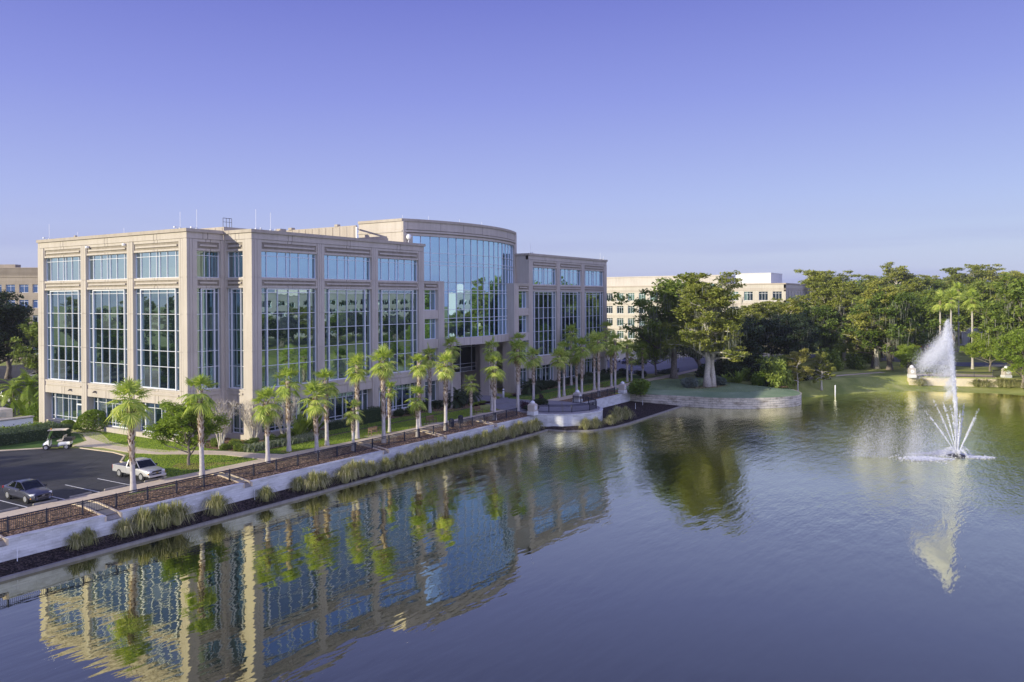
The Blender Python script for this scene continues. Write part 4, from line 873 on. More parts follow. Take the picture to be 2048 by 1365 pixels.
PALM = [ # x, y, crown z, radius scale, small?, lean x, label
 (-21.28,-11.01,7.4,1.0,0,-.25,'big palm nearest the left edge, its pale trunk crossing the silver pickup'),
 (-14.7,-10.99,7.4,1.0,0,-.2,'big palm right of the silver pickup, between it and the bare crape myrtle'),
 (-7.1,-10.7,5.6,.95,0,-.15,'palm with dead fronds hanging below its crown, right of the building corner column'),
 (-2.1,-8.1,7.1,.95,0,-.1,'palm on the lawn with stiff upright fronds and a brown upper trunk'),
 (-.85,-10.84,5.5,.98,0,-.2,'leaning palm by the railing with a dead frond hanging at its left'),
 (2.45,-8.95,6.7,.9,0,-.1,'slim lawn palm right behind the leaning palm'),
 (2.13,-13.08,4.0,.75,1,0,'lowest small palm by the railing, left of the teak bench'),
 (7.32,-8.79,7.9,.9,0,0,'tall lawn palm with a brown upper trunk, behind the smallest front palm'),
 (7.28,-12.74,8.7,1.0,0,-.1,'tallest bright palm by the railing right of the sunlit bench'),
 (12.64,-8.89,4.9,.7,1,0,'small bright palm on the lawn right of the tallest bright palm'),
 (12.48,-13.25,4.3,.82,1,0,'short palm with spreading fronds by the railing left of the shaded bench'),
 (17.42,-9.53,7.6,.85,0,0,'dull palm with a rusty brown trunk rising behind a short palm'),
 (28.24,-2.6,7.7,.85,0,0,'dark shaded palm near the facade, left of the brightest palm'),
 (17.84,-13.25,7.6,.95,0,.05,'brightest yellow green palm in front of the shaded centre'),
 (33.6,-2.4,8.8,.9,0,0,'dark palm crown showing above the brightest palm'),
 (26.15,-11.1,4.6,.75,1,0,'small sunlit palm before the entrance'),
 (34.1,-9.03,8.6,.9,0,0,'rear palm of the pair before the entrance'),
 (28.16,-13.44,6.8,1.0,0,0,'front palm of the pair before the entrance'),
 (35.95,-12.16,8.3,1.0,0,0,'palm left of the first clock pillar, with a long slim trunk'),
 (44.89,-9.33,6.7,.95,0,0,'shaded palm behind the first clock pillar'),
 (52.5,-2.0,8.6,.9,0,0,'dark palm close to the right wing windows'),
 (52.32,-9.58,6.3,.95,0,0,'left palm of the row behind the round terrace'),
 (55.08,-8.96,7.3,.95,0,0,'second palm of the row behind the round terrace'),
 (59.21,-9.04,6.4,.95,0,0,'palm behind the second clock pillar, lower crown'),
 (56.53,-11.44,7.8,1.0,0,0,'palm behind the second clock pillar, taller crown'),
 (70.0,-2.2,9.4,.95,0,0,'dark palm against the lower windows of the right wing'),
 (64.98,-9.42,8.2,.95,0,0,'rear palm right of the second clock pillar'),
 (58.64,-13.43,8.6,1.0,0,0,'front palm right of the second clock pillar'),
 (71.25,-9.65,6.9,.95,0,0,'left palm of the pair at the corner of the right wing'),
 (68.63,-11.64,8.1,1.0,0,0,'right palm of the pair at the corner of the right wing'),
 (80.74,-8.4,6.7,.95,0,0,'tall palm beyond the right wing beside the bright green bush'),
 (82.0,-8.7,4.2,.7,1,0,'short palm beyond the right wing above the third pillar'),
 (87.76,-8.5,5.6,.95,0,0,'last palm of the lakeside row, before the parked dark car'),
 (86.0,-1.5,9.6,.95,0,0,'dark palm against the far end of the right wing'),
 (142.9,-61.9,15.2,1.35,0,-1.2,'tall slender palm on the far shore right of the fountain'),
 (168.0,-53.5,14.6,1.4,0,0,'left of the two tall palms behind the fountain spray'),
 (166.5,-56.0,15.2,1.45,0,0,'right of the two tall palms behind the fountain spray'),
 (205.0,-55.0,17.5,1.5,0,0,'distant palm crown poking out of the far wood'),
 (225.0,-32.0,17.0,1.5,0,0,'distant palm tip above the pale cypress trees'),
 (118,-21.5,8.6,1.5,0,0,'dark cabbage palm deep in the shaded trees'),
]
prnd = random.Random(5)
for i, (x, y, cz, rs, small, lean, lb_) in enumerate(PALM):
    g = 'palms along the lakeside path' if i < 34 else 'tall palms beyond the lake'
    r = empty('palm_tree', (x, y, -.35), 0, lb_, 'palm', g); th = cz+.35-.25; dk = (.30, .36, .45, .40)[i % 4] if i < 34 else .85; fat = 1.0 if not small else .8
    if i >= 34: fat = 1.15
    L = Matrix.Identity(4); 
    def shear(ob, z0):       # lean the trunk
        pass
    tk_ = link('trunk', TKM, None, r); tk_.scale = (fat, fat, th*(.97)); ang = math.atan2(lean, th); tk_.rotation_euler = (0, ang, prnd.uniform(0, 3)*0)
    bo = link('boot_sheath', BTM[i % 2], None, r); hb = th*(1-dk)+.25; bo.scale = (fat*(.98 if not small else 1.1), fat, hb); bo.location = (lean*dk, 0, th*dk); bo.rotation_euler = (0, ang, 0)
    c = link('crown', CR[prnd.randrange(4)] if not small else CRS[i % 2], None, r); c.location = (lean, 0, th+.12); c.rotation_euler = (prnd.uniform(-.08, .08), prnd.uniform(-.08, .08), prnd.uniform(0, 6.28)); q_ = rs*prnd.uniform(.96, 1.05); c.scale = (q_, q_, q_*1.12)
    if i in (2, 4, 0, 8, 10, 13, 18, 23, 28, 34): s_ = link('dead_frond', SK_, None, r); s_.location = (lean*.95, 0, th-.15); s_.rotation_euler = (0, 0, prnd.uniform(0, 6)); s_.scale = (rs,)*3
# ---- feather palms (short, arching)
def feather(seed, nf=26, L=1.7, wd=.30, mat='leaf_dark', up=70):
    rng = np.random.default_rng(seed); V, F = [], []
    for i in range(nf):
        f = i/(nf-1); el = rad(up)-f*rad(up+25); az = i*2.39996+rng.normal()*.2; h = np.array([math.cos(az), math.sin(az), 0.]); side = np.array([-h[1], h[0], 0.]); p = np.array([0., 0., 0.]); d = h*math.cos(el)+np.array([0, 0, math.sin(el)])
        n = 12
        for k in range(n):
            q = p+d*L/n; w_ = wd*math.sin(math.pi*(k+1.2)/(n+1.5))
            for s_ in (-1, 1):
                b = len(V); tip = (p+q)/2+side*s_*w_+d*w_*.7+np.array([0, 0, -.35*w_]); V += [p, q, tip+d*.03, tip]; F.append((b, b+1, b+2, b+3))
            p = q; d = unit(d+np.array([0, 0, -.13-.06*rng.random()]))
    return nmesh('crown', np.array(V), np.array(F), M[mat])
FD = [feather(1), feather(2)]; FG = [feather(3, 22, 2.3, .55, 'leaf_shrub', 80), feather(4, 20, 2.2, .5, 'leaf_shrub', 75)]
def stemmesh(h, r0=.09, n=1, seed=0, mat='bark'):
    m_ = MB(); r_ = random.Random(seed)
    for k in range(n): a = k*2.1; m_.tube([(0,0,-.2),(.25*math.cos(a)*(n>1), .25*math.sin(a)*(n>1), h*.5),(.35*math.cos(a)*(n>1), .35*math.sin(a)*(n>1), h)], [r0*1.2, r0, r0*.8], 7)
    return m_.mesh('trunk', M[mat], True)
for j, (x, y, h, s, mset, lb_) in enumerate(((34.3,-2.6,1.2,1.1,FD,'dark feathery palm left of the entrance'),(36.3,-1.4,1.6,1.15,FD,'dark feathery palm nearest the entrance wall'),(38.9,-2.0,1.5,1.2,FD,'dark arching palm right before the entrance opening'),(54.3,-2.8,1.3,1.3,FD,'dark feathery palm right of the entrance bollard'),(57.2,-2.0,1.2,1.2,FD,'dark feathery palm below the right wing'),
      (-1.9,47.9,3.4,1.35,FG,'leftmost sunlit feathery palm at the left edge'),(-.4,46.4,3.6,1.35,FG,'middle sunlit feathery palm at the left edge'),(1.0,43.2,3.2,1.3,FG,'sunlit feathery palm beside the building corner'))):
    r = empty('feather_palm', (x, y, -.3), 0, lb_, 'palm', 'short feathery palms'); link('trunk', stemmesh(h, .09, 1, j), None, r)
    for q in range(2 if mset is FD else 1):
        c = link('crown', mset[(j+q) % 2], None, r); c.location = (.3*q, .2*q, h-.2*q); c.scale = (s,)*3; c.rotation_euler = (0, 0, j*1.3+q*2)
# ---- shrubs: domes of leaves over twigs
def shrub_mesh(seed, mat, leaf=.09, n=1500, lumps=9, hz=.75):
    rng = np.random.default_rng(seed); C = [(0, 0, .35)]+[(math.cos(a)*r, math.sin(a)*r, z) for a, r, z in zip(rng.uniform(0, 6.28, lumps), rng.uniform(.25, .6, lumps), rng.uniform(.25, .75, lumps))]
    P = []
    for c in C:
        k = n//len(C); d = unit(rng.normal(size=(k, 3))); P.append(np.array(c)+d*(.26+.18*rng.random((k, 1))))
    P = np.concatenate(P); P[:, 2] *= hz/.75; P = P[P[:, 2] > -.05]; V, F = leaf_quads(P, rng, leaf, .4); return nmesh('foliage', V, F, M[mat])
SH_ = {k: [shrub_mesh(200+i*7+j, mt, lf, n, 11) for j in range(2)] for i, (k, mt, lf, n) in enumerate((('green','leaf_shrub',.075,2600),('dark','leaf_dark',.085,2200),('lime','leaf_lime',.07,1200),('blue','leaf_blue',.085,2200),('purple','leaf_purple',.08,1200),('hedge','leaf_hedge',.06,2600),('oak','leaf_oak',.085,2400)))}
def dome_mesh(seed, mat, n=5200, leaf=.055):
    rng = np.random.default_rng(seed); d = unit(rng.normal(size=(n, 3))); d[:, 2] = np.abs(d[:, 2])*1.05-.12; rr = .92+.06*rng.random((n, 1))+.05*np.sin(d[:, :1]*7+d[:, 1:2]*5)*np.cos(d[:, 2:]*9); P = d*rr*[1, 1, .92]; P[:, 2] += .06; V, F = leaf_quads(P, rng, leaf, .35); return nmesh('foliage', V, F, M[mat])
SH_['dome'] = [dome_mesh(401, 'leaf_shrub'), dome_mesh(402, 'leaf_shrub')]
tw_ = MB()
for k in range(7): a = k*.9; tw_.tube([(0,0,-.25),(.12*math.cos(a),.12*math.sin(a),.2),(.38*math.cos(a),.38*math.sin(a),.6)], [.035,.025,.01], 4, False)
TWM = tw_.mesh('stem', M['bark'])
def shrub(kind, x, y, z, r, h, label, group=None, i=0, name='shrub', cat='shrub'):
    t = empty(name, (x, y, z), i*1.7, label, cat, group); t.scale = (r, r, h); link('stem', TWM, None, t); link('foliage', SH_[kind][i % 2], None, t); return t
shrub('dome', -3.1, 37.6, .0, 2.3, 2.5, 'big sunlit dome shrub beside the white screen wall', 'clipped dome shrubs', 0)
shrub('dome', -4.9, 23.0, .1, 2.05, 2.35, 'big sunlit dome shrub in front of the ground floor windows', 'clipped dome shrubs', 1)
shrub('dome', -5.6, 27.3, -.3, 1.1, 1.2, 'small sunlit clipped shrub left of the large dome shrub', 'clipped dome shrubs', 0)
shrub('green', 66.3, -17.5, -.6, 2.6, 2.1, 'bright green bush on the corner of the lawn peninsula', None, 0)
shrub('green', 68.6, -16.2, -.5, 2.2, 2.0, 'bright green bush behind the corner of the lawn peninsula', None, 1)
shrub('blue', 76.9, -22.3, -.3, 1.9, 1.7, 'silvery grey shrub left of the mossy cypress trunk', 'silvery shrubs', 0)
shrub('blue', 82.9, -25.2, -.3, 1.7, 1.6, 'silvery grey shrub right of the mossy cypress trunk', 'silvery shrubs', 1)
shrub('purple', 38.2, -11.9, -.3, .9, 1.15, 'round dark purple shrub beside the first clock pillar')
shrub('purple', 44.6, -10.9, -.3, .5, 1.5, 'upright dark purple shrub in the terrace bed')
shrub('dark', 43.4, -11.2, -.3, 1.6, .9, 'low dark green shrub around the purple plant in the terrace bed', None, 0)
shrub('dark', 37.0, -13.6, -.3, 1.3, .7, 'low dark shrub inside the left end of the terrace railing', None, 1)
lime = [(37.3,-3.6,.9),(39.2,-3.2,1.0),(40.7,-3.0,.8),(46.2,-1.6,.9),(48.9,-1.9,1.1)]
for i, (x, y, r) in enumerate(lime): shrub('lime', x, y, -.3, r, .42, ['leftmost lime green bedding clump by the entrance','second lime green bedding clump by the entrance','third lime green bedding clump, nearest the entrance path','lime green bedding clump left of the white bollard','lime green bedding clump right of the white bollard'][i], 'lime bedding plants', i)
for i, (x, y, r) in enumerate([(38.9,-4.0,.8),(40.9,-3.7,.7),(50.6,-2.3,.8),(37.0,-4.4,.5)]): shrub('purple', x, y, -.3, r, .32, ['low maroon bedding clump in front of the lime plants','small maroon bedding clump next to the entrance path','maroon bedding clump right of the white bollard','small maroon bedding clump farthest left of the entrance'][i], 'maroon bedding plants', i)
cs = [(-4.6,-3.6,.8),(-3.9,-2.2,.85),(-2.4,-2.4,.9),(-1.2,-1.6,.8),(-.2,-3.0,.75),(.9,-1.8,.9),(2.2,-2.6,.9),(3.6,-2.0,.85),(4.8,-3.0,.8),(-2.9,-.6,.8),(-4.0,.9,.7),(-3.2,2.0,.8),(6.0,-1.6,.9),(-4.9,-1.6,.7)]
for i, (x, y, r) in enumerate(cs): shrub('oak', x, y, -.3, r, r*.85, 'small rounded green shrub in the bed round the near building corner', 'low shrubs round the building corner', i)
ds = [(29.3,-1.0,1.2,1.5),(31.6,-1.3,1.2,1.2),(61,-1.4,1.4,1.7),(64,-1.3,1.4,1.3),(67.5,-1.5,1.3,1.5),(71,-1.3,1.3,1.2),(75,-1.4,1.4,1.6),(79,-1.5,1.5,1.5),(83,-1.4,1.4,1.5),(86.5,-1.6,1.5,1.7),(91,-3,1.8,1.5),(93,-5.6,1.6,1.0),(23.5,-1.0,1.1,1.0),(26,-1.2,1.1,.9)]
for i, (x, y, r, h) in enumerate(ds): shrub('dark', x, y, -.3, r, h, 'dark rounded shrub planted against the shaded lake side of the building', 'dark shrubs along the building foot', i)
# bank shrubs behind the peninsula
bs = [(99.5,-20.5,3.6,3.6,'dark'),(101.5,-25.5,3.4,4.2,'dark'),(97.0,-24.0,3.2,3.6,'dark'),(98.5,-30.0,3.4,4.4,'oak'),(94.0,-27.5,2.4,2.6,'green'),(93.0,-31.0,3.0,3.6,'dark'),(90.5,-33.0,3.2,4.6,'hedge'),(88.0,-31.4,2.6,2.6,'green'),(87.8,-34.5,3.0,4.8,'oak'),(93.8,-34.6,3.2,4.9,'oak'),(100.5,-35.0,3.0,3.0,'dark'),(104,-38,2.6,2.6,'dark'),(90.0,-26.0,1.7,1.3,'green'),(96.6,-18.4,2.6,2.6,'dark'),(91.0,-22.6,1.8,1.2,'green')]
BL = ['leftmost near-black shrub behind the mossy cypress','large near-black shrub below the cabbage palm','near-black shrub mass at the back of the peninsula lawn','broad green shrub below the pale tree trunks','bright green shrub with paddle leaves at the lawn edge','dark shrub in the middle of the waterside thicket','tall dull green shrub in the waterside thicket','bright green low shrub by the peninsula wall','olive green shrub overhanging the end of the curved stone wall','tall olive shrub at the right end of the thicket','dark shrub behind the yellow young cypress','dark shrub right of the yellow young cypress','low bright green plant at the lawn edge','dark shrub beside the side car park','low green plant left of the thicket']
for i, (x, y, r, h, k) in enumerate(bs): shrub(k, x, y, -.6, r, h, BL[i], 'waterside thicket shrubs', i)
for i, (x, y, r, h) in enumerate([(124,-36,3,4.6),(131,-40,2.6,3.0),(141,-50,2.4,2.8),(150,-40,3,3.5),(158,-30,3,3.4)]): shrub('oak', x, y, -.3, r, h, ['round shrub on the far bank left of the big oak','shrub at the foot of the big far oak','shrub on the far lawn right of the big oak','shrub on the far verge behind the oak','shrub beside the far road'][i], None, i)
# hedges
def hedge(x0, x1, y0, y1, h, label, mat='leaf_hedge', rz=0, loc=(0,0), n=None, leaf=.085, z=-.3, skew=0):
    rng = np.random.default_rng(int(abs(x0*13+y0*7))+3); lx, ly = x1-x0, y1-y0; n = n or int((lx*ly+2*h*(lx+ly))*95)
    P = rng.random((n, 3))*[lx, ly, h]; k = rng.random(n); a1, a2, a3 = ly*lx, lx*h, ly*h; T = a1+2*a2+2*a3
    P[:, 2] = np.where(k < a1/T, h, P[:, 2]); m1 = (k >= a1/T) & (k < (a1+a2)/T); P[m1, 1] = 0; m2 = (k >= (a1+a2)/T) & (k < (a1+2*a2)/T); P[m2, 1] = ly
    m3 = (k >= (a1+2*a2)/T) & (k < (a1+2*a2+a3)/T); P[m3, 0] = 0; m4 = k >= (a1+2*a2+a3)/T; P[m4, 0] = lx
    P += rng.normal(size=P.shape)*.07; P[:, 2] += .10*np.sin(P[:, 0]*1.9)+.06*np.sin(P[:, 0]*5.1+P[:, 1]*3)
    P[:, 1] += skew*P[:, 0]
    V, F = leaf_quads(P, rng, leaf, .3); t = empty('hedge', (x0, y0, z), rz, label, 'hedge'); link('foliage', nmesh('foliage', V, F, M[mat]), None, t)
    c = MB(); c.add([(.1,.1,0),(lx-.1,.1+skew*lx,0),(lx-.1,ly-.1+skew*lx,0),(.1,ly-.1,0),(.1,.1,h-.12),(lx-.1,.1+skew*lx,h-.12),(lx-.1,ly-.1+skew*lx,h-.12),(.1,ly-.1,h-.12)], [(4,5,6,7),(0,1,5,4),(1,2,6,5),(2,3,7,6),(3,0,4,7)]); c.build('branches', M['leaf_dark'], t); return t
hedge(-34, -8.6, 21.6, 25.2, 1.35, 'long broad dark clipped hedge behind the golf cart', skew=-.03)
hedge(-34, -7.4, 26.9, 28.3, 1.0, 'narrow brighter hedge in front of the white screen wall', 'leaf_shrub')
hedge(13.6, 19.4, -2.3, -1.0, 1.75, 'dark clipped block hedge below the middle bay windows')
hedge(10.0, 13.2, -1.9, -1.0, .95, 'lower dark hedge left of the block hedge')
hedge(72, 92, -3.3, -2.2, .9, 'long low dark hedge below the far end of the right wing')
hedge(98.5, 106, -9.0, -6.6, .5, 'low dark hedge on the car park island', 'leaf_dark')
# striped lily border and other uncountable planting
rng0 = np.random.default_rng(77)
def blades(P, rng, h, w_, mat, name, spread=.5, parent=None, mesh_only=False):
    n = len(P); az = rng.random(n)*6.283; out = np.stack([np.cos(az), np.sin(az), np.zeros(n)], 1); side = np.stack([-np.sin(az), np.cos(az), np.zeros(n)], 1); hh = h*(.6+.6*rng.random((n, 1))); sp = spread*(.3+rng.random((n, 1)))
    z = np.array([0, 0, 1.]); p0 = P; p1 = P+z*hh*.55+out*hh*sp*.35; p2 = P+z*hh*(1-.25*sp)+out*hh*sp*.95; p3 = P+z*hh*(.95-.7*sp)+out*hh*sp*1.45
    ww = w_*(.7+.6*rng.random((n, 1))); V = np.stack([p0-side*ww*.6, p0+side*ww*.6, p1-side*ww, p1+side*ww, p2-side*ww*.7, p2+side*ww*.7, p3-side*ww*.1, p3+side*ww*.1], 1).reshape(-1, 3)
    b = np.arange(n)[:, None]*8; F = np.concatenate([b+[0,1,3,2], b+[2,3,5,4], b+[4,5,7,6]], 0); return nmesh(name, V, F, M[mat])
pp = []
for t in np.linspace(0, 1, 130):
    x = -4.4+t*11.2; y = -4.55-.25*math.sin(x*.8)+.35*t; pp.append(np.array([x, y, -.3])+rng0.normal(size=(34, 3))*[.22, .38, 0])
tag(link('ground_cover', blades(np.concatenate(pp), rng0, .62, .03, 'variegated', 'ground_cover', .55)), 'border of pale striped lily leaves along the sunlit bed', 'ground cover', None, 'stuff')
def lawn_blades(poly, dens, h, w_, mat, label, z=-.295, seed=1):
    rng = np.random.default_rng(seed); pl_ = np.array(poly); lo, hi = pl_.min(0), pl_.max(0); n = int((hi-lo).prod()*dens); P = lo+rng.random((n, 2))*(hi-lo); ins = np.zeros(n, bool); j = len(pl_)-1
    for i in range(len(pl_)):
        xi, yi = pl_[i]; xj, yj = pl_[j]; c = ((yi > P[:, 1]) != (yj > P[:, 1])) & (P[:, 0] < (xj-xi)*(P[:, 1]-yi)/(yj-yi+1e-9)+xi); ins ^= c; j = i
    P = np.concatenate([P[ins], np.full((ins.sum(), 1), z)], 1); n = len(P); az = rng.random(n)*6.283; side = np.stack([-np.sin(az), np.cos(az), np.zeros(n)], 1)*w_; out = np.stack([np.cos(az), np.sin(az), np.zeros(n)], 1)*h*.5; hh = (h*(.6+.7*rng.random((n, 1))))*[0, 0, 1.]
    V = np.stack([P-side, P+side, P+hh+out+side*.2, P+hh+out-side*.2], 1).reshape(-1, 3); tag(link('grass', nmesh('grass', V, np.arange(n*4).reshape(-1, 4), M[mat])), label, 'grass', None, 'stuff')
M['turf'] = leaf_mat('turf_blades', [(.20, .29, .045), (.38, .48, .07), (.58, .64, .14)], .45, .7, .9)
M['turf_pale'] = leaf_mat('pale_turf_blades', [(.22, .30, .14), (.33, .41, .21), (.46, .51, .30)], .3, .7, .9)
lawn_blades([(-3.2,-8.7),(-4.2,-5.5),(4.2,-5.5),(7.2,-4.9),(34,-4.9),(35,-9.3),(4,-9.3),(-1,-8.8)], 190, .085, .016, 'turf', 'short sunlit lawn between the path and the planted bed', seed=3)
lawn_blades([(-9.6,3),(-9.6,12),(-7.4,21),(-6.4,26),(-5.2,26),(-4.95,5),(-5.6,-1)], 190, .085, .016, 'turf', 'bright lawn along the foot of the sunlit end wall', seed=4)
lawn_blades([(-16,-8.7),(-15.6,-6),(-14.3,1.6),(-12.3,4.2),(-11.1,4.6),(-10.4,2.1),(-8.3,-1.4),(-7.1,-4),(-6.7,-8.8)], 150, .085, .016, 'turf', 'lawn island under the small round oak', seed=5)
lawn_blades([(6,-4.2),(34,-4.2),(28,-2),(8.5,-2)], 120, .085, .016, 'turf', 'strip of shaded lawn behind the dark edging', seed=6)
lawn_blades([(49,-9.2),(47.6,-3),(52,-4.7),(88,-4.7),(86,-9.2)], 70, .085, .02, 'turf', 'shaded lawn below the right wing', seed=7)
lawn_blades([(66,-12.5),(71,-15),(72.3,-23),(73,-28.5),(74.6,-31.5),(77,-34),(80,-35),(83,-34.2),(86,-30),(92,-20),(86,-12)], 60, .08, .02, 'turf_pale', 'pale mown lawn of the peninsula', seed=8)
# fountain grass clumps on the soil bank
def clump(seed, n=620, R=.22, h=1.35):
    rng = np.random.default_rng(seed); a = rng.random(n)*6.28; r = R*np.sqrt(rng.random(n)); P = np.stack([r*np.cos(a), r*np.sin(a), np.zeros(n)-.05], 1); az = a+rng.normal(size=n)*.5
    out = np.stack([np.cos(az), np.sin(az), np.zeros(n)], 1); side = np.stack([-np.sin(az), np.cos(az), np.zeros(n)], 1); hh = h*(.55+.55*rng.random((n, 1))); sp = (.08+.95*rng.random((n, 1))**1.2); z = np.array([0, 0, 1.])
    p1 = P+z*hh*.5*(1-.2*sp)+out*hh*sp*.32; p2 = P+z*hh*(.86-.32*sp)+out*hh*sp*.72; p3 = P+z*hh*(.98-.85*sp)+out*hh*sp*1.02; w_ = .011+.010*rng.random((n, 1))
    V = np.stack([P-side*w_, P+side*w_, p1-side*w_*1.2, p1+side*w_*1.2, p2-side*w_*.8, p2+side*w_*.8, p3-side*w_*.2, p3+side*w_*.2], 1).reshape(-1, 3); b = np.arange(n)[:, None]*8
    return nmesh('grass_clump', V, np.concatenate([b+[0,1,3,2], b+[2,3,5,4], b+[4,5,7,6]], 0), M['blade'])
CL = [clump(i) for i in range(4)]
gp = [(-28.8,-15.9,.7),(-27.8,-15.7,.75),(-25.2,-15.9,.85),(-23.6,-15.9,1.15),(-22.2,-16.2,1.2),(-21.0,-16.3,1.15),(-17.4,-16.4,1.1),(-12.2,-16.3,.85),(-8.1,-15.9,.85),(-6.9,-16.6,1.15),(-5.6,-16.5,.9),(-2.9,-16.8,1.1),(-1.5,-16.5,1.1),(-.3,-16.5,1.0),(1.0,-16.6,.95),(3.2,-16.6,.95),(5.4,-16.7,1.0),(6.9,-16.6,.9),(8.5,-16.8,1.15),(10.2,-16.5,1.1),(12.3,-16.6,1.15),(13.6,-16.6,1.05),(15.3,-16.7,1.1),(17.4,-16.7,1.1),(19.3,-16.8,1.05),(21.4,-16.6,1.1),(23.3,-16.7,1.0),(25.3,-16.5,1.05),(27.4,-16.8,1.0),(29.7,-16.4,1.1),(31.6,-16.8,1.1),(33.4,-16.6,1.1),(37.9,-21.8,1.0),(39.3,-22.6,1.0),(42.9,-23.0,.9),(44.3,-22.9,1.0),(47.6,-22.0,1.25),(49.0,-22.6,1.2)]
gl = {0:'small upright grass clump, leftmost on the soil bank',1:'small upright grass clump, second from the left on the soil bank',2:'low grass clump left of the big group of three',3:'left clump of the big group of three grasses',4:'middle clump of the big group of three grasses',5:'right clump of the big group of three grasses',6:'large lone pale grass clump below the second tall palm',7:'lone grass clump right below the second drain notch',8:'thin dark grass clump left of a large pale one',9:'large pale grass clump on the soil bank below the leaning palm',32:'yellowish grass clump at the left foot of the round terrace wall',33:'yellow grass clump at the foot of the round terrace wall',34:'small straw coloured clump right below the round terrace',35:'straw coloured clump second right of the round terrace foot',36:'tall grey green grass clump right of the round terrace',37:'pale clump beside the tall grey green grass right of the terrace'}
for i, (x, y, s) in enumerate(gp):
    t = tag(link('grass_clump', CL[i % 4], None, None, (x, y, -2.22 if y > -16.6 else -2.36), i*1.9), gl.get(i, 'arching fountain grass clump in the unbroken row at the foot of the straight wall'), 'grass', 'fountain grass clumps along the water'); s *= 1.05; t.scale = (s, s, s*(1.32 if i not in (0, 1, 36) else 1.45))
for i in range(13):
    y = -67.5-i*.8+prnd.uniform(-.2, .2); x = 122.5+prnd.uniform(-1.3, .3)-i*.25
    t = tag(link('grass_clump', CL[i % 4], None, None, (x, y, -1.9+.1*prnd.random()), i*1.3), 'straw coloured grass clump on the far bank right of the sunlit wall', 'grass', 'grass clumps on the far bank'); t.scale = (1.5,)*3
for i, (x, y) in enumerate(((121.2,-63.8),(121.6,-65.2),(117.9,-54.3))):
    t = tag(link('grass_clump', CL[i % 4], None, None, (x, y, -2.1), i), ['taller grass clump in front of the far wall','shorter grass clump in front of the far wall, right one','sparse grass at the left foot of the far wall'][i], 'grass'); t.scale = (1.6, 1.6, 1.5)
# bare crape myrtles
lawn_blades([(100,-42.5),(106,-45.5),(110.5,-51),(116.5,-52.3),(120,-60),(124,-68.5),(124,-76),(128,-76),(140,-62),(136,-50),(126,-46),(112,-39),(99,-36.5)], 26, .16, .035, 'turf', 'sunlit grass of the far bank', z=-.9, seed=9) if False else None
def crape(seed, H=5.6):
    r_ = random.Random(seed); m_ = MB(); tp = []
    for k in range(9):
        a = k*.7+r_.uniform(-.2, .2); sp = r_.uniform(.08, .32); p = Vector((.12*math.cos(a), .12*math.sin(a), -.2)); d = Vector((math.cos(a)*sp, math.sin(a)*sp, 1)).normalized(); q = [p]
        for j in range(5): d = (d+Vector((r_.uniform(-.1,.1)+.03*math.cos(a), r_.uniform(-.1,.1)+.03*math.sin(a), 0))).normalized(); q.append(q[-1]+d*H*.15)
        m_.tube(q, [.075,.062,.052,.042,.034,.026], 5, False)
        for j in (2, 3, 4, 5):
            for _ in range(4):
                d2 = (d+Vector((r_.uniform(-.8,.8), r_.uniform(-.8,.8), r_.uniform(.0,.4)))).normalized(); e = q[j]+d2*H*.13; e2 = e+(d2+Vector((r_.uniform(-.5,.5), r_.uniform(-.5,.5), .3))).normalized()*H*.10; m_.tube([q[j], e, e2], [.026,.018,.010], 3, False); tp += [e, e2]
                for _ in range(3): e3 = e+Vector((r_.uniform(-.4,.4), r_.uniform(-.4,.4), r_.uniform(.1,.6))); m_.tube([e, e3], [.014,.008], 3, False); tp.append(e3)
    rng = np.random.default_rng(seed); P = clump_pts([tuple(t) for t in tp], [.22]*len(tp), 60, rng, .8); V, F = leaf_quads(P, rng, .035, .2)
    return m_.mesh('trunk', M['bark_pale']), nmesh('twig_tips', V, F, M['palm_dry'])
for i, (x, y, s, l) in enumerate(((-4.8,-.7,1.0,'bare pale crape myrtle left of the building corner column'),(-.6,-.9,.92,'bare pale crape myrtle right against the building corner'),(2.9,-1.9,.95,'bare crape myrtle mostly hidden behind the upright palm'))):
    a, b = crape(300+i); t = empty('crape_myrtle', (x, y, -.3), 0, l, 'tree', 'bare crape myrtles'); t.scale = (s,)*3; link('trunk', a, None, t); link('twig_tips', b, None, t)
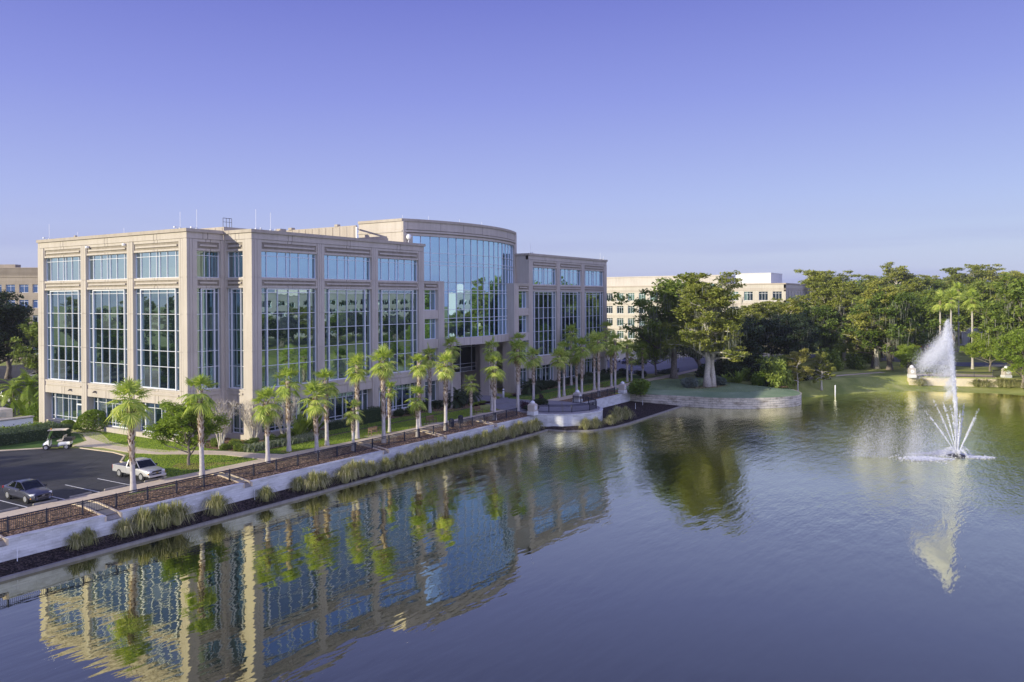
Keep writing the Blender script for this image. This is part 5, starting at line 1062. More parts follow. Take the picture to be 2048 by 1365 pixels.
# banana-leaf plants
def paddle(seed, n=13, h=2.4):
    rng = np.random.default_rng(seed); V, F = [], []
    for i in range(n):
        az = i*2.4+rng.normal()*.2; el = rng.uniform(.7, 1.35); L = h*rng.uniform(.6, 1); h_ = np.array([math.cos(az), math.sin(az), 0.]); side = np.array([-h_[1], h_[0], 0.]); d = h_*math.cos(el)+np.array([0, 0, math.sin(el)]); p = rng.normal(size=3)*[.2, .2, 0]; b = len(V)
        for k, w_ in enumerate((.02, .02, .16, .22, .17, .02)):
            V.append(p-side*w_); V.append(p+side*w_)
            if k: F.append((b+2*k-2, b+2*k-1, b+2*k+1, b+2*k))
            p = p+d*L/5; d = unit(d+np.array([0, 0, -.16*(k > 0)])+h_*.05)
    return nmesh('leaves', np.array(V), np.array(F), M['leaf_shrub'])
PD = [paddle(1), paddle(2)]
for i, (x, y, s, l) in enumerate(((-1.6,42.0,1.3,'banana like plant left of the big dome shrub'),(-2.6,45.5,1.4,'banana like plant under the leftmost feathery palm'),(-.6,39.4,1.2,'banana like plant with upright leaves by the building corner'),(-3.6,41.2,1.2,'banana like plant behind the white screen wall'),(5.6,-1.7,1.3,'dark banana like plant behind the leaning palm'),(7.0,-2.2,1.35,'dark banana like plant left of the low hedge'),(3.8,-3.0,1.2,'dark banana like plant behind the slim lawn palm'),(24.6,-2.8,.9,'single broad leaved plant on the shaded lawn near the windows'),(88.4,-27.4,1.3,'banana like plant at the back of the peninsula lawn'),(86.9,-25.2,1.1,'low banana like plant beside the silvery shrub'))):
    tag(link('banana_plant', PD[i % 2], None, None, (x, y, -.3), i), l, 'plant', 'banana like plants').scale = (s,)*3
# ---- trees
place_tree(SML[0], -12.0, -5.3, -.3, 1.0, .5, 'small round crowned oak on the lawn right of the silver pickup')
place_tree(CYP[2], 79.6, -24.4, -.3, 1.12, 2.0, 'tall cypress hung with grey moss on the peninsula lawn, pale twin trunk')
place_tree(CYP[0], 80.6, -25.0, -.3, .98, 4.2, 'leaning second stem of the mossy cypress on the peninsula lawn')
place_tree(OAK[2], 91.4, -13.5, -.3, 1.42, 0, 'dark spreading oak dripping with moss, left of the mossy cypress')
place_tree(SML[1], 96.2, -7.7, -.3, 1.5, 0, 'small dark tree on the car park island')
place_tree(DRK[1], 97.5, -16.5, -.3, .95, 1.1, 'darker tree right behind the spreading mossy oak')
TR_ = [(DRK,101,-22.6,.84),(DRK,112,-24,.82),(DRK,120,-30,.84),(DRK,128,-27,.86),(OAK,141,-15,.82),(OAK,148,-11,.86),(OAK,138,-24,.84),(CYP,134,-21,.82),(CYP,145,-22,.86),(CYP,126,-19,.82),(OAK,154,-20,1.1),(OAK,150,-29,1.0),(CYP,160,-27,1.10),(CYP,166,-31,1.16),(CYP,157,-33,1.0),(OAK,165,-36,1.08),(OAK,170,-40,1.05),(OAK,136,-8,.9),(DRK,108,-17,.82),(OAK,116,-14,.84),(CYP,118,-19,.74),(DRK,114,-31,.72)]
lbl = {7:'slender pale limbed cypress in front of the cream building',8:'second slender cypress left of the shaded building end',12:'tall pale limbed cypress, left one of the high pair',13:'tall pale limbed cypress, right one of the high pair'}
for i, (pr, x, y, s) in enumerate(TR_): place_tree(pr[i % len(pr)], x, y, -.3, s, i*1.37, lbl.get(i, 'one of the dark crowded trees between the car park and the far road'), 'tree', 'trees between the car park and the far road')
place_tree(OAK[2], 132.3, -46.8, -.3, 1.22, .4, 'big mossy oak standing alone on the far bank lawn')
place_tree(OAK[0], 137, -43.0, -.3, 1.15, 2.4, 'leafy oak directly behind the big mossy far bank oak')
place_tree(OAK[2], 131.5, -72.2, -.6, 1.42, 1.0, 'large bright mossy oak at the right edge of the picture')
place_tree(OAK[1], 140, -76, -.6, 1.4, 3.0, 'bright oak behind the large mossy oak at the right edge')
place_tree(SML[0], 138.9, -65.3, -.3, 1.35, 0, 'small round oak on the far lawn right of the tall slender palm')
place_tree(SML[1], 119.4, -71.4, -1.0, 1.62, 1.0, 'young oak with a pale trunk at the right edge by the far bank')
place_tree(YCY, 91.9, -37.0, -1.5, 1.0, 0, 'young cypress with yellow sunlit foliage at the water edge')
place_tree(('young_cypress_tree', YCY[1], SH_['dark'][0], None), 96.4, -40.2, -1.7, .9, 2, 'thin dark young cypress right of the yellow one') if False else place_tree(CYP[1], 97.2, -40.0, -1.6, .38, 2, 'thin young cypress right of the yellow one')
place_tree(SML[0], 128.5, -50.8, -.3, .95, 2, 'small mossy tree above the left far pillar')
# far wood: individuals
frnd = random.Random(21); k = 0
for row, (d0, cnt, hs) in enumerate(((175, 13, 1.04), (205, 17, 1.14), (240, 20, 1.26), (290, 24, 1.42), (350, 26, 1.66))):
    for j in range(cnt):
        u = (1640 if row > 1 else 1760)+(2150-(1640 if row > 1 else 1760))*(j+frnd.uniform(-.3, .3))/(cnt-1); d = d0*frnd.uniform(.93, 1.07); a = YAW-math.atan((u-1024)/FPX); dd = d/math.cos(a-YAW)
        x, y = -60.7+dd*math.cos(a), -73.04+dd*math.sin(a)
        if y < -92 or (x < 182 and 1790 < u < 1990) or (x < 250 and 1860 < u < 2015): continue
        pr = (OAK, OAK, CYP, OAK)[frnd.randrange(4)]; place_tree(pr[frnd.randrange(len(pr))], x, y, -.3, hs*frnd.uniform(.82, 1.06), frnd.uniform(0, 6), 'one of the mixed green trees of the far wood beyond the fountain', 'tree', 'trees of the far wood'); k += 1
# trees at the left, off frame left, and across the lake (seen as reflections in the glass and water)
for i, (pr, x, y, s, l) in enumerate(((DRK,17.5,97,1.28,'dark tall tree at the left edge before the tan office building'),(DRK,24,103,1.05,'second dark tree at the left edge before the tan office building'),(OAK,21,84,.86,'olive grey tree in front of the dark one at the left edge'),(OAK,27,88,.8,'olive grey tree touching the building edge at the left'),(DRK,13,92,.9,'dark tree behind the olive ones at the left edge'))): place_tree(pr[i % len(pr)], x, y, -.3, s, i, l)
for i in range(26):
    x = -62-frnd.uniform(0, 30)-(i % 3)*22; y = 66+i*8.5+frnd.uniform(-3, 3); pr = (OAK, DRK, CYP)[i % 3]; place_tree(pr[i % 2], x, y, -.3, frnd.uniform(.8, 1.02), i, 'one of the trees west of the building, seen mirrored in its glass', 'tree', 'trees west of the building')
for i in range(16): place_tree((OAK, DRK)[i % 2][i % 2], -34-frnd.uniform(0, 26), 54+i*3.4, -.3, frnd.uniform(.42, .6), i, 'one of the low trees west of the rear car park', 'tree', 'low trees west of the rear car park')
for i, (x, y, s) in enumerate(((-46,14,.66),(-44,25,.62),(-54,22,.86),(-56,34,.8),(-64,14,.8),(-58,48,.8),(-38,20,.40))): place_tree(OAK[i % 3], x, y, -.3, s, i, 'one of the trees shading the car park from the west', 'tree', 'trees shading the car park')
for i in range(110):
    x = 6+i*3.1+frnd.uniform(-2, 2); y = -132-frnd.uniform(0, 10)-(i % 3)*13; pr = (OAK, DRK, CYP, DRK)[i % 4]; s = frnd.uniform(.55, .80) if x < 235 else frnd.uniform(1.0, 1.35)
    place_tree(pr[i % len(pr)], x, y, -.3, s, i, 'one of the trees on the south shore, seen mirrored in the glass', 'tree', 'trees on the south shore')
# ================================================================ VEHICLES
def paintm(name, col, rough=.28, metal=.0, coat=.6):
    mt, nt, b = newmat(name); b.inputs['Base Color'].default_value = (*col, 1); b.inputs['Roughness'].default_value = rough; b.inputs['Metallic'].default_value = metal; b.inputs['Coat Weight'].default_value = coat; b.inputs['Coat Roughness'].default_value = .06
    n = noise(nt, geo_pos(nt), 3, 3); nt.links.new(ramp(nt, n, [(.3, tuple(c*.9 for c in col)), (.7, col)]), b.inputs['Base Color']); return mt
M['p_grey'] = paintm('grey_blue_paint', (.095, .10, .14), .3, .55); M['p_silver'] = paintm('silver_paint', (.58, .57, .56), .35, .35); M['p_white'] = paintm('white_body_paint', (.72, .72, .72)); M['p_black'] = paintm('black_body_paint', (.015, .016, .02)); M['p_red'] = paintm('red_body_paint', (.5, .03, .02)); M['p_blue'] = paintm('blue_body_paint', (.12, .22, .5))
M['tyre'] = simple('tyre_rubber', (.02, .02, .022), .85); M['rim'] = simple('alloy_rim', (.55, .55, .55), .3, .6, .05); M['trim'] = simple('black_trim', (.02, .02, .022), .5); M['amber'] = simple('amber_lens', (.7, .28, .03), .3); M['redl'] = simple('red_lens', (.5, .02, .02), .3); M['lens'] = simple('clear_lens', (.65, .66, .68), .15); M['gold'] = simple('gold_badge', (.6, .42, .12), .35, .5); M['canvas'] = simple('cream_canopy', (.62, .54, .42), .7)
def loft(name, st, mat, par, sub=2):
    m_ = MB(); k = None
    for x, sec in st:
        ring_ = [(x, y, z) for y, z in sec]+[(x, -y, z) for y, z in sec[::-1]]; k = len(ring_); m_.v += ring_
    for i in range(len(st)-1):
        for j in range(k): m_.f.append((i*k+j, i*k+(j+1) % k, (i+1)*k+(j+1) % k, (i+1)*k+j))
    m_.f.append(tuple(range(k))); m_.f.append(tuple((len(st)-1)*k+j for j in range(k-1, -1, -1)))
    o = m_.build(name, mat, par, True)
    if sub: s_ = o.modifiers.new('sub', 'SUBSURF'); s_.levels = s_.render_levels = sub
    return o
def wheels(t, xs, y, R, wd=.21, spokes=7):
    for x in xs:
        for s_ in (-1, 1):
            a = MB(); a.lathe([(R*1.17, s_*(y-.14)), (R*1.17, s_*(y+.012))], (x, 0, R+.02), 22, 'Y'); a.build('wheel_arch', M['trim'], t)
            w_ = MB(); p = [(R*.62, -wd/2), (R*.93, -wd/2), (R, -wd*.3), (R, wd*.3), (R*.93, wd/2), (R*.62, wd/2)]; w_.lathe(p, (0, 0, 0), 24, 'Y'); w_.box(-.02, -wd*.3, -.02, .02, wd*.3, .02); o = w_.build('wheel', M['tyre'], t, True, (x, s_*(y-.06), R))
            r = MB(); yo = s_*(wd/2+.005); r.lathe([(R*.64, yo-.03*s_), (R*.64, yo), (R*.58, yo)], (0, 0, 0), 24, 'Y')
            for k in range(spokes):
                a_ = k*2*math.pi/spokes; r.obox((R*.34*math.cos(a_), yo, R*.34*math.sin(a_)), (R*.52, .03, R*.15), 0, 0, -a_)
            r.lathe([(R*.15, yo-.02), (R*.15, yo+.02)], (0, 0, 0), 10, 'Y'); r.build('rim', M['rim'], o)
def lamp_set(t, fx, rx, yf, zf, yr, zr):
    for s_ in (-1, 1):
        h = MB(); h.obox((fx, s_*yf, zf), (.30, .34, .15), s_*-.5); h.build('headlight', M['lens'], t, bevel=.03)
        h = MB(); h.obox((rx, s_*yr, zr), (.16, .34, .17), s_*.35); h.build('taillight', M['redl'], t, bevel=.02)
def sedan(label, mat, loc, rz, group=None):
    t = empty('parked_car', loc, rz, label, 'car', group)
    S = lambda zb, wb, w_, zm, zs, wt, zt: [(0.0, zb), (wb, zb), (w_, zm), (w_, zs), (wt, zt), (0.0, zt+.03)]
    loft('body', [(-2.32, S(.34,.5,.68,.5,.84,.58,.96)), (-2.2, S(.24,.7,.84,.45,.92,.68,1.04)), (-1.5, S(.2,.78,.92,.42,.97,.76,1.06)), (-.3, S(.2,.80,.91,.42,.95,.80,1.0)), (.9, S(.2,.80,.91,.42,.93,.78,.99)), (1.6, S(.2,.78,.90,.42,.86,.70,.93)), (2.1, S(.2,.72,.86,.4,.74,.58,.82)), (2.32, S(.26,.5,.66,.36,.60,.42,.66))], mat, t)
    c = [(-1.72, .72, .98), (-.80, .58, 1.42), (.18, .57, 1.45), (1.08, .74, .95)]
    g = MB(); P = [(-1.72,.70,.98),(-.86,.585,1.40),(.16,.58,1.43),(1.10,.72,.95),(-1.72,-.70,.98),(-.86,-.585,1.40),(.16,-.58,1.43),(1.10,-.72,.95)]
    g.add([(-1.72,.76,.97),(-.9,.60,1.40),(.2,.60,1.42),(1.12,.76,.94),(-1.72,-.76,.97),(-.9,-.60,1.40),(.2,-.60,1.42),(1.12,-.76,.94)], [(0,1,2,3),(7,6,5,4),(4,5,1,0),(3,2,6,7)])
    g.build('windows', M['glass_car'], t)
    r = loft('roof', [(-1.0, [(0,1.36),(.52,1.36),(.60,1.385),(.55,1.41),(.3,1.43),(0,1.43)]), (-.4, [(0,1.40),(.54,1.41),(.62,1.42),(.55,1.46),(.3,1.48),(0,1.485)]), (.25, [(0,1.38),(.52,1.39),(.61,1.40),(.55,1.44),(.3,1.465),(0,1.47)])], mat, t, 1)
    pl_ = MB()
    for s_ in (-1, 1):
        pl_.tube([(1.12,s_*.765,.95),(.2,s_*.605,1.43)], .035, 5); pl_.tube([(-1.72,s_*.765,.97),(-.9,s_*.605,1.41)], .07, 5); pl_.tube([(-.38,s_*.80,.97),(-.40,s_*.61,1.43)], .03, 5)
    pl_.build('pillar', mat, t); wheels(t, (-1.33, 1.36), .86, .335); lamp_set(t, 2.04, -2.2, .62, .70, .66, .86)
    gr = MB(); gr.obox((2.27, 0, .55), (.10, .86, .12)); gr.obox((2.28, 0, .36), (.10, .8, .13)); gr.build('grille', M['trim'], t); b = MB(); b.obox((2.335, 0, .60), (.03, .20, .05)); b.obox((2.335, 0, .60), (.03, .09, .08)); b.build('badge', M['rim'], t)
    for s_ in (-1, 1): q = MB(); q.obox((.78, s_*.97, 1.02), (.14, .2, .13)); q.build('mirror', M['trim'], t, bevel=.03)
    for s_ in (-1, 1):
        q = MB(); q.obox((2.02, s_*.80, .42), (.14, .06, .07)); q.build('indicator', M['amber'], t)
        for x in (.05, -.95): q = MB(); q.obox((x, s_*.925, .82), (.16, .03, .03)); q.build('door_handle', M['rim'], t)
    return t
def pickup(label, mat, loc, rz, group=None, name='pickup_truck'):
    t = empty(name, loc, rz, label, 'pickup', group); S = lambda zb, wb, w_, zm, zs, wt, zt: [(0.0, zb), (wb, zb), (w_, zb+.06), (w_, zm), (w_-.01, zs), (wt, zt), (wt-.08, zt+.01), (0.0, zt+.03)]
    loft('body', [(-.55, S(.36,.8,.88,.6,.98,.84,1.05)), (-.5, S(.36,.8,.88,.6,.98,.84,1.05)), (1.0, S(.36,.8,.88,.6,.98,.83,1.05)), (1.3, S(.36,.8,.88,.6,.96,.80,1.04)), (2.2, S(.38,.78,.87,.6,.92,.74,1.0)), (2.55, S(.38,.72,.83,.55,.86,.66,.93)), (2.62, S(.42,.66,.78,.55,.80,.6,.86))], mat, t, 1)
    b = MB(); b.box(-2.65,-.87,.45,-.56,-.79,1.04); b.box(-2.65,.79,.45,-.56,.87,1.04); b.box(-.64,-.79,.45,-.56,.79,1.04); b.box(-2.65,-.79,.45,-2.58,.79,1.03); b.build('cargo_bed', mat, t, bevel=.02)
    b = MB(); b.box(-2.58,-.79,.45,-.64,.79,.62); b.build('bed_floor', M['trim'], t)
    g = MB(); g.add([(-.55,.80,1.04),(-.42,.66,1.60),(.62,.66,1.62),(1.32,.79,1.04),(-.55,-.80,1.04),(-.42,-.66,1.60),(.62,-.66,1.62),(1.32,-.79,1.04)], [(0,1,2,3),(7,6,5,4),(4,5,1,0),(3,2,6,7)]); g.build('windows', M['glass_car'], t)
    loft('roof', [(-.50, [(0,1.56),(.6,1.56),(.69,1.585),(.62,1.62),(.3,1.64),(0,1.645)]), (0, [(0,1.58),(.6,1.58),(.69,1.60),(.63,1.65),(.3,1.675),(0,1.68)]), (.68, [(0,1.57),(.6,1.57),(.68,1.595),(.62,1.63),(.3,1.65),(0,1.655)])], mat, t, 1)
    p = MB()
    for s_ in (-1, 1): p.tube([(1.32,s_*.80,1.04),(.64,s_*.665,1.62)], .04, 5); p.tube([(-.55,s_*.81,1.04),(-.43,s_*.665,1.6)], .06, 5); p.tube([(.05,s_*.81,1.04),(.05,s_*.67,1.62)], .045, 5)
    p.build('pillar', mat, t); wheels(t, (-1.62, 1.62), .84, .36, .23, 5)
    for s_ in (-1, 1):
        h = MB(); h.obox((2.52, s_*.62, .82), (.26, .30, .16), s_*-.25); h.build('headlight', M['lens'], t, bevel=.03); h = MB(); h.obox((2.50, s_*.78, .68), (.2, .08, .14)); h.build('indicator', M['amber'], t)
        h = MB(); h.obox((-2.64, s_*.80, .84), (.06, .14, .34)); h.build('taillight', M['redl'], t); q = MB(); q.obox((1.08, s_*.97, 1.12), (.12, .2, .18)); q.build('mirror', M['trim'], t, bevel=.03)
        q = MB(); q.obox((.0, s_*.885, .92), (.16, .03, .035)); q.build('door_handle', M['rim'], t)
    gr = MB(); gr.obox((2.62, 0, .80), (.06, .84, .15)); gr.obox((2.62, 0, .60), (.06, .84, .11)); gr.build('grille', M['trim'], t); b = MB(); b.obox((2.655, 0, .71), (.03, .9, .07)); b.obox((2.70, 0, .47), (.16, 1.62, .17)); b.build('bumper', M['p_silver'], t, bevel=.03)
    b = MB(); b.obox((2.68, 0, .715), (.03, .22, .05)); b.obox((2.68, 0, .715), (.03, .10, .09)); b.build('badge', M['gold'], t); return t
sedan('grey blue sedan parked alone nose to the path at the left edge', M['p_grey'], (-27.05, -5.95, -.288), -math.pi/2)
pickup('silver extended cab pickup parked nose to the path behind the first palm', M['p_silver'], (-17.65, -6.15, -.288), -math.pi/2)
t = empty('golf_cart', (-13.85, 14.2, -.288), rad(137), 'white golf cart with cream canopy and black cargo box beside the broad hedge', 'golf cart'); t.scale = (1.15,)*3
loft('body', [(-1.15, [(0,.42),(.5,.42),(.56,.5),(.55,.7),(.4,.74),(0,.75)]), (-.35, [(0,.28),(.5,.28),(.58,.4),(.58,.68),(.45,.74),(0,.75)]), (-.15, [(0,.28),(.5,.28),(.56,.32),(.56,.5),(.45,.6),(0,.62)])], M['p_white'], t, 1)
b = MB(); b.box(-.2,-.55,.24,.72,.55,.31); b.build('floor', M['trim'], t)
loft('front_cowl', [(.62, [(0,.28),(.45,.28),(.52,.4),(.50,.75),(.4,.92),(0,.95)]), (.85, [(0,.28),(.45,.28),(.50,.4),(.46,.68),(.36,.80),(0,.84)]), (1.15, [(0,.34),(.3,.34),(.38,.42),(.34,.5),(.25,.56),(0,.58)])], M['p_white'], t, 1)
b = MB(); b.box(-.55,-.5,.74,-.05,.5,.86); b.build('seat', M['canvas'], t, bevel=.04); b = MB(); b.obox((-.6,0,1.06), (.1,.98,.42), 0, 0, -.2); b.build('backrest', M['canvas'], t, bevel=.03)
b = MB(); b.box(-1.35,-.55,.76,-.66,.55,1.02); b.box(-1.30,-.5,1.02,-.7,.5,1.04); b.build('cargo_box', M['trim'], t)
b = MB(); b.add([(.80,-.52,.92),(.80,.52,.92),(.45,.50,1.68),(.45,-.50,1.68)], [(0,1,2,3)]); b.build('windscreen', M['glass_car'], t)
b = MB()
for s_ in (-1, 1): b.tube([(.80,s_*.52,.85),(.45,s_*.52,1.74)], .02, 5); b.tube([(-.68,s_*.52,.85),(-.60,s_*.52,1.74)], .02, 5)
b.build('canopy_post', M['trim'], t); loft('canopy', [(-.85, [(0,1.74),(.5,1.74),(.58,1.76),(.5,1.80),(.2,1.82),(0,1.82)]), (0, [(0,1.76),(.55,1.76),(.62,1.78),(.55,1.84),(.2,1.87),(0,1.87)]), (.72, [(0,1.74),(.5,1.74),(.56,1.76),(.5,1.80),(.2,1.82),(0,1.82)])], M['canvas'], t, 1)
b = MB(); b.lathe([(.06,1.84),(.06,1.93),(.02,1.97)], (.45,.3,0), 8); b.build('beacon', M['amber'], t); b = MB(); b.tube([(.62,.22,.85),(.35,.22,1.12)], .02, 5); b.lathe([(.16,-.015),(.16,.015)], (.34,.22,1.13), 14); b.build('steering_wheel', M['trim'], t)
wheels(t, (-.85, .85), .50, .23, .17, 6)
sedan('black sedan in the side car park seen between the palm trunks', M['p_black'], (119.5, 5.6, -.288), rad(190), 'cars in the side car park'); sedan('dark grey sedan second in the side car park row', M['p_grey'], (121.3, 10.2, -.288), rad(190), 'cars in the side car park'); sedan('white sedan third in the side car park row', M['p_white'], (123.0, 14.2, -.288), rad(190), 'cars in the side car park'); sedan('silver sedan farthest in the side car park row', M['p_silver'], (124.6, 18.2, -.288), rad(190), 'cars in the side car park')
pickup('black pickup behind the white screen wall at the left edge', M['p_black'], (4.2, 63.0, -.29), rad(-70)); sedan('silver sedan parked below the olive trees at the left edge', M['p_silver'], (27.0, 97.0, -.29), rad(-35))
sedan('small distant red car on the far road beyond the big oak', M['p_red'], (219.7, -43.4, -.3), rad(80), 'distant cars beyond the far lawn'); sedan('small distant blue car beside the red one', M['p_blue'], (220.8, -46.4, -.3), rad(-100), 'distant cars beyond the far lawn'); sedan('small distant white car left of the spray', M['p_white'], (221.5, -49.6, -.3), rad(80), 'distant cars beyond the far lawn')
# ================================================================ OTHER BUILDINGS
M['cream'] = concrete('cream_stucco', (.54, .49, .42), (.60, .55, .47), .9); M['cream_band'] = concrete('cream_band', (.45, .38, .32), (.50, .43, .36), .9); M['tan'] = concrete('tan_concrete', (.36, .30, .235), (.42, .355, .28), .85); M['white_wall'] = concrete('white_stucco', (.66, .65, .62), (.72, .71, .68), .9)
M['glass_far'] = glass_mat('far_window_glass', (.42, .62, .72), (.015, .025, .022), .42, .006)
M['glass_tan'] = glass_mat('blue_window_glass', (.26, .42, .74), (.010, .015, .03), .5, .006)
WCACHE = {}
def far_window(par, Mx, s0, s1, z0, z1, d, nv, tr=True, key=''):
    gm_ = 'glass_tan' if key == 't' else 'glass_far'; k = (key, round(s1-s0, 2), round(z1-z0, 2), nv)
    if k not in WCACHE:
        a, g = MB(), MB(); w_, h = s1-s0, z1-z0; b = .08
        a.box(0,-.08,0,b,.03,h); a.box(w_-b,-.08,0,w_,.03,h); a.box(b,-.08,0,w_-b,.03,b); a.box(b,-.08,h-b,w_-b,.03,h)
        for i in range(1, nv): a.box(w_*i/nv-b/2,-.08,b,w_*i/nv+b/2,.025,h-b)
        if tr: a.box(b,-.075,h*.78,w_-b,.02,h*.78+b)
        a.box(-.06,-.02,-.12,w_+.06,.12,-.01)
        g.quad((0,-.05,0),(w_,-.05,0),(w_,-.05,h),(0,-.05,h)); WCACHE[k] = (a.mesh('window', M['frame']), g.mesh('glass', M[gm_]))
    a, g = WCACHE[k]; o = link('window', a, None, par); o.matrix_local = Mx @ Matrix.Translation((s0, d, z0)); link('glass', g, None, o)
def grid(par, Mx, L, H, cols, rows, mat, band, nv=2, base=-.4, thick=.6, top=None, bands=True, key='', ):
    a, b = MB(Mx), MB(Mx); zs = [base]+[z for r in rows for z in r]+[top or H]
    for i in range(0, len(zs), 2): a.box(0, -thick, zs[i], L, 0, zs[i+1])
    e = [0]+[x for c in cols for x in c]+[L]
    for z0, z1 in rows:
        for i in range(0, len(e), 2): a.box(e[i], -thick, z0+.002, e[i+1], -.004, z1-.002)
        a.box(0, -thick-.3, z0, L, -thick, z1)
    if bands:
        for z0, z1 in rows: b.box(0, 0, z1+.4, L, .05, z1+.6); b.box(0, 0, z1+.85, L, .04, z1+1.0)
        b.box(-.05, 0, (top or H)-.4, L+.05, .16, top or H)
    a.build('wall', mat, par); 
    if bands: b.build('moulding', band, par)
    for z0, z1 in rows:
        for s0, s1 in cols: far_window(par, Mx, s0, s1, z0, z1, -.28, nv, key=key)
cb_ = empty('cream_office_building', (0,0,0), 0, 'sunlit cream office block behind the trees on the right, with white roof boxes', 'building')
rows4 = [(1.0,3.7),(5.6,8.35),(10.1,12.8),(14.7,17.5)]
m1 = fm((198, 11.8, 0), (0,-1,0)); grid(cb_, m1, 20.2, 20.1, [(2.6,5.4),(7.2,10.0),(11.9,14.7),(16.2,19.0)], rows4, M['cream'], M['cream_band'], 3, key='a')
m2 = fm((212, 75, 0), (0,-1,0)); grid(cb_, m2, 63.2-6, 20.1, [(2.0+i*4.35,4.6+i*4.35) for i in range(12)], rows4, M['cream'], M['cream_band'], 3, key='a')
m3 = fm((198, -8.4, 0), (1,0,0)); grid(cb_, m3, 39, 20.1, [(3.0+i*4.0,4.1+i*4.0) for i in range(9)]+[], rows4, M['cream'], M['cream_band'], 1, key='b')
m4 = fm((204, 17.8, 0), (0,-1,0)); w4 = MB(); w4.box(204.5,11.0,-.4,212,17.8,20.3); w4.build('stair_tower', M['glass_far'], cb_)
for z0 in (4, 8, 12, 16): far_window(cb_, m4, .2, 5.8, z0-3.6, z0, .05, 3, key='c')
rf = MB(); rf.box(198.7,-7.7,18,236.8,11.2,19.6); rf.box(212.7,17.8,18,240,75,19.6); rf.box(198.65,11.2,-.4,204,11.78,20.05); rf.build('roof', M['roof'], cb_)
pb = MB(); pb.box(205,-2.0,19.6,219,9.4,23.4); pb.box(204.9,-2.1,23.4,219.1,9.5,23.6); pb.build('roof_box', M['white_wall'], cb_); pb = MB(); pb.box(219,19.5,19.6,236,73,23.3); pb.box(218.8,19.3,23.3,236.2,73.2,23.7); pb.build('roof_box', M['cream'], cb_)
tb_ = empty('tan_office_building', (0,0,0), 0, 'tan office building with square blue windows at the far left edge', 'building')
dpt = 217; fx = Vector((math.cos(YAW), math.sin(YAW))); rx_ = Vector((math.sin(YAW), -math.cos(YAW))); o0 = Vector((-60.71,-73.04))+fx*dpt+rx_*((-190-1024)/FPX*dpt)
mt_ = fm((o0.x, o0.y, 0), (rx_.x, rx_.y, 0)); cols = [((11.4+i*26.8+190)/7.516, (30.1+i*26.8+190)/7.516) for i in range(-7, 12)]
grid(tb_, mt_, 68, 22.3, cols, [(1.4,3.6),(5.5,7.7),(9.6,11.8),(13.7,15.9),(17.8,20.0)], M['tan'], M['tan'], 2, key='t')
lv = MB(mt_)
for k in range(7): lv.box(-.3, -1.5-.0*k, 22.32+k*.32, 68.3, .25-.0*k, 22.32+k*.32+.2)
lv.box(0,-1.4,22.31,68,.0,24.5); lv.box(24.2,-4,24.5,28.5,-1.5,25.4); lv.box(0,-30,-.4,68,-.9,22.3); lv.build('roof', M['tan'], tb_)
wb = empty('white_office_building', (0,0,0), 0, 'long white office building on the south shore, seen mirrored in the glass facade', 'building')
mw_ = fm((305, -186, 0), (-1,0,0)); grid(wb, mw_, 150, 18.5, [(3+i*7.2,8.2+i*7.2) for i in range(20)], [(1.0,3.2),(5.1,7.3),(9.2,11.4),(13.2,15.5)], M['white_wall'], M['white_wall'], 3, key='w')
wr = MB(); wr.box(156,-215,-.4,304,-187,18.2); wr.box(190,-212,18.2,230,-190,21.5); wr.build('roof', M['white_wall'], wb)
db = empty('domed_pavilion', (243.2,-56.5,-.3), rad(4), 'small white domed pavilion on the far lawn right of the fountain', 'pavilion')
b = MB(); b.box(0,-3.2,.25,6,3.2,4.1); b.box(-.15,-3.35,4.1,6.15,3.35,4.35); b.box(-.5,-3.7,0,6.5,3.7,.25); b.build('wall', M['white_wall'], db)
b = MB(); b.lathe([(1.8*math.cos(a), 1.6*math.sin(a)) for a in [i*math.pi/20 for i in range(10)]], (3,0,4.35), 20); b.build('dome', M['white_wall'], db, True)
for y in (-3.0,-1.1,1.1,3.0): b = MB(); b.lathe([(.22,.25),(.2,4.0)], (-.15,y,0), 10); b.build('column', M['white_wall'], db, True)
b = MB(); b.box(-.02,-.8,.25,.0,.8,3.2); b.build('door', M['trim'], db)
sw_ = MB(); sw_.box(-34,29.85,-.4,-8.4,30.15,1.22); swo = tag(sw_.build('screen_wall', M['white']), 'low white screen wall with dark capped top behind the hedges at the left', 'wall'); c = MB(); c.box(-34.05,29.80,1.22,-8.35,30.20,1.27); c.build('dark_joint', M['trim'], swo); c = MB(); c.box(-34.1,29.72,1.272,-8.3,30.6,1.40); c.build('cap', M['concrete'], swo)
c = MB()
for k in range(7): c.lathe([(.06,0),(.06,.03)], (-9.6-k*1.05,29.82,.55+.1*(k % 2)), 8, 'Y')
c.build('vent', M['trim'], swo)
gt = empty('generator', (-15.4,34.6,-.3), 0, 'cream generator cabinet with a louvred panel behind the white screen wall', 'generator'); b = MB(); b.box(-6.4,-1.2,.3,6.4,1.2,2.45); b.build('housing', M['canvas'], gt, bevel=.08); b = MB()
for k in range(7): b.box(2.6,-1.24,1.55+k*.08,5.6,-1.2,1.59+k*.08)
b.build('louvre', M['steel'], gt); b = MB(); b.box(-6.2,-1.22,.45,5.9,-1.2,1.3); b.box(-6.4,-1.2,0,6.4,1.2,.29); b.build('base', M['trim'], gt)
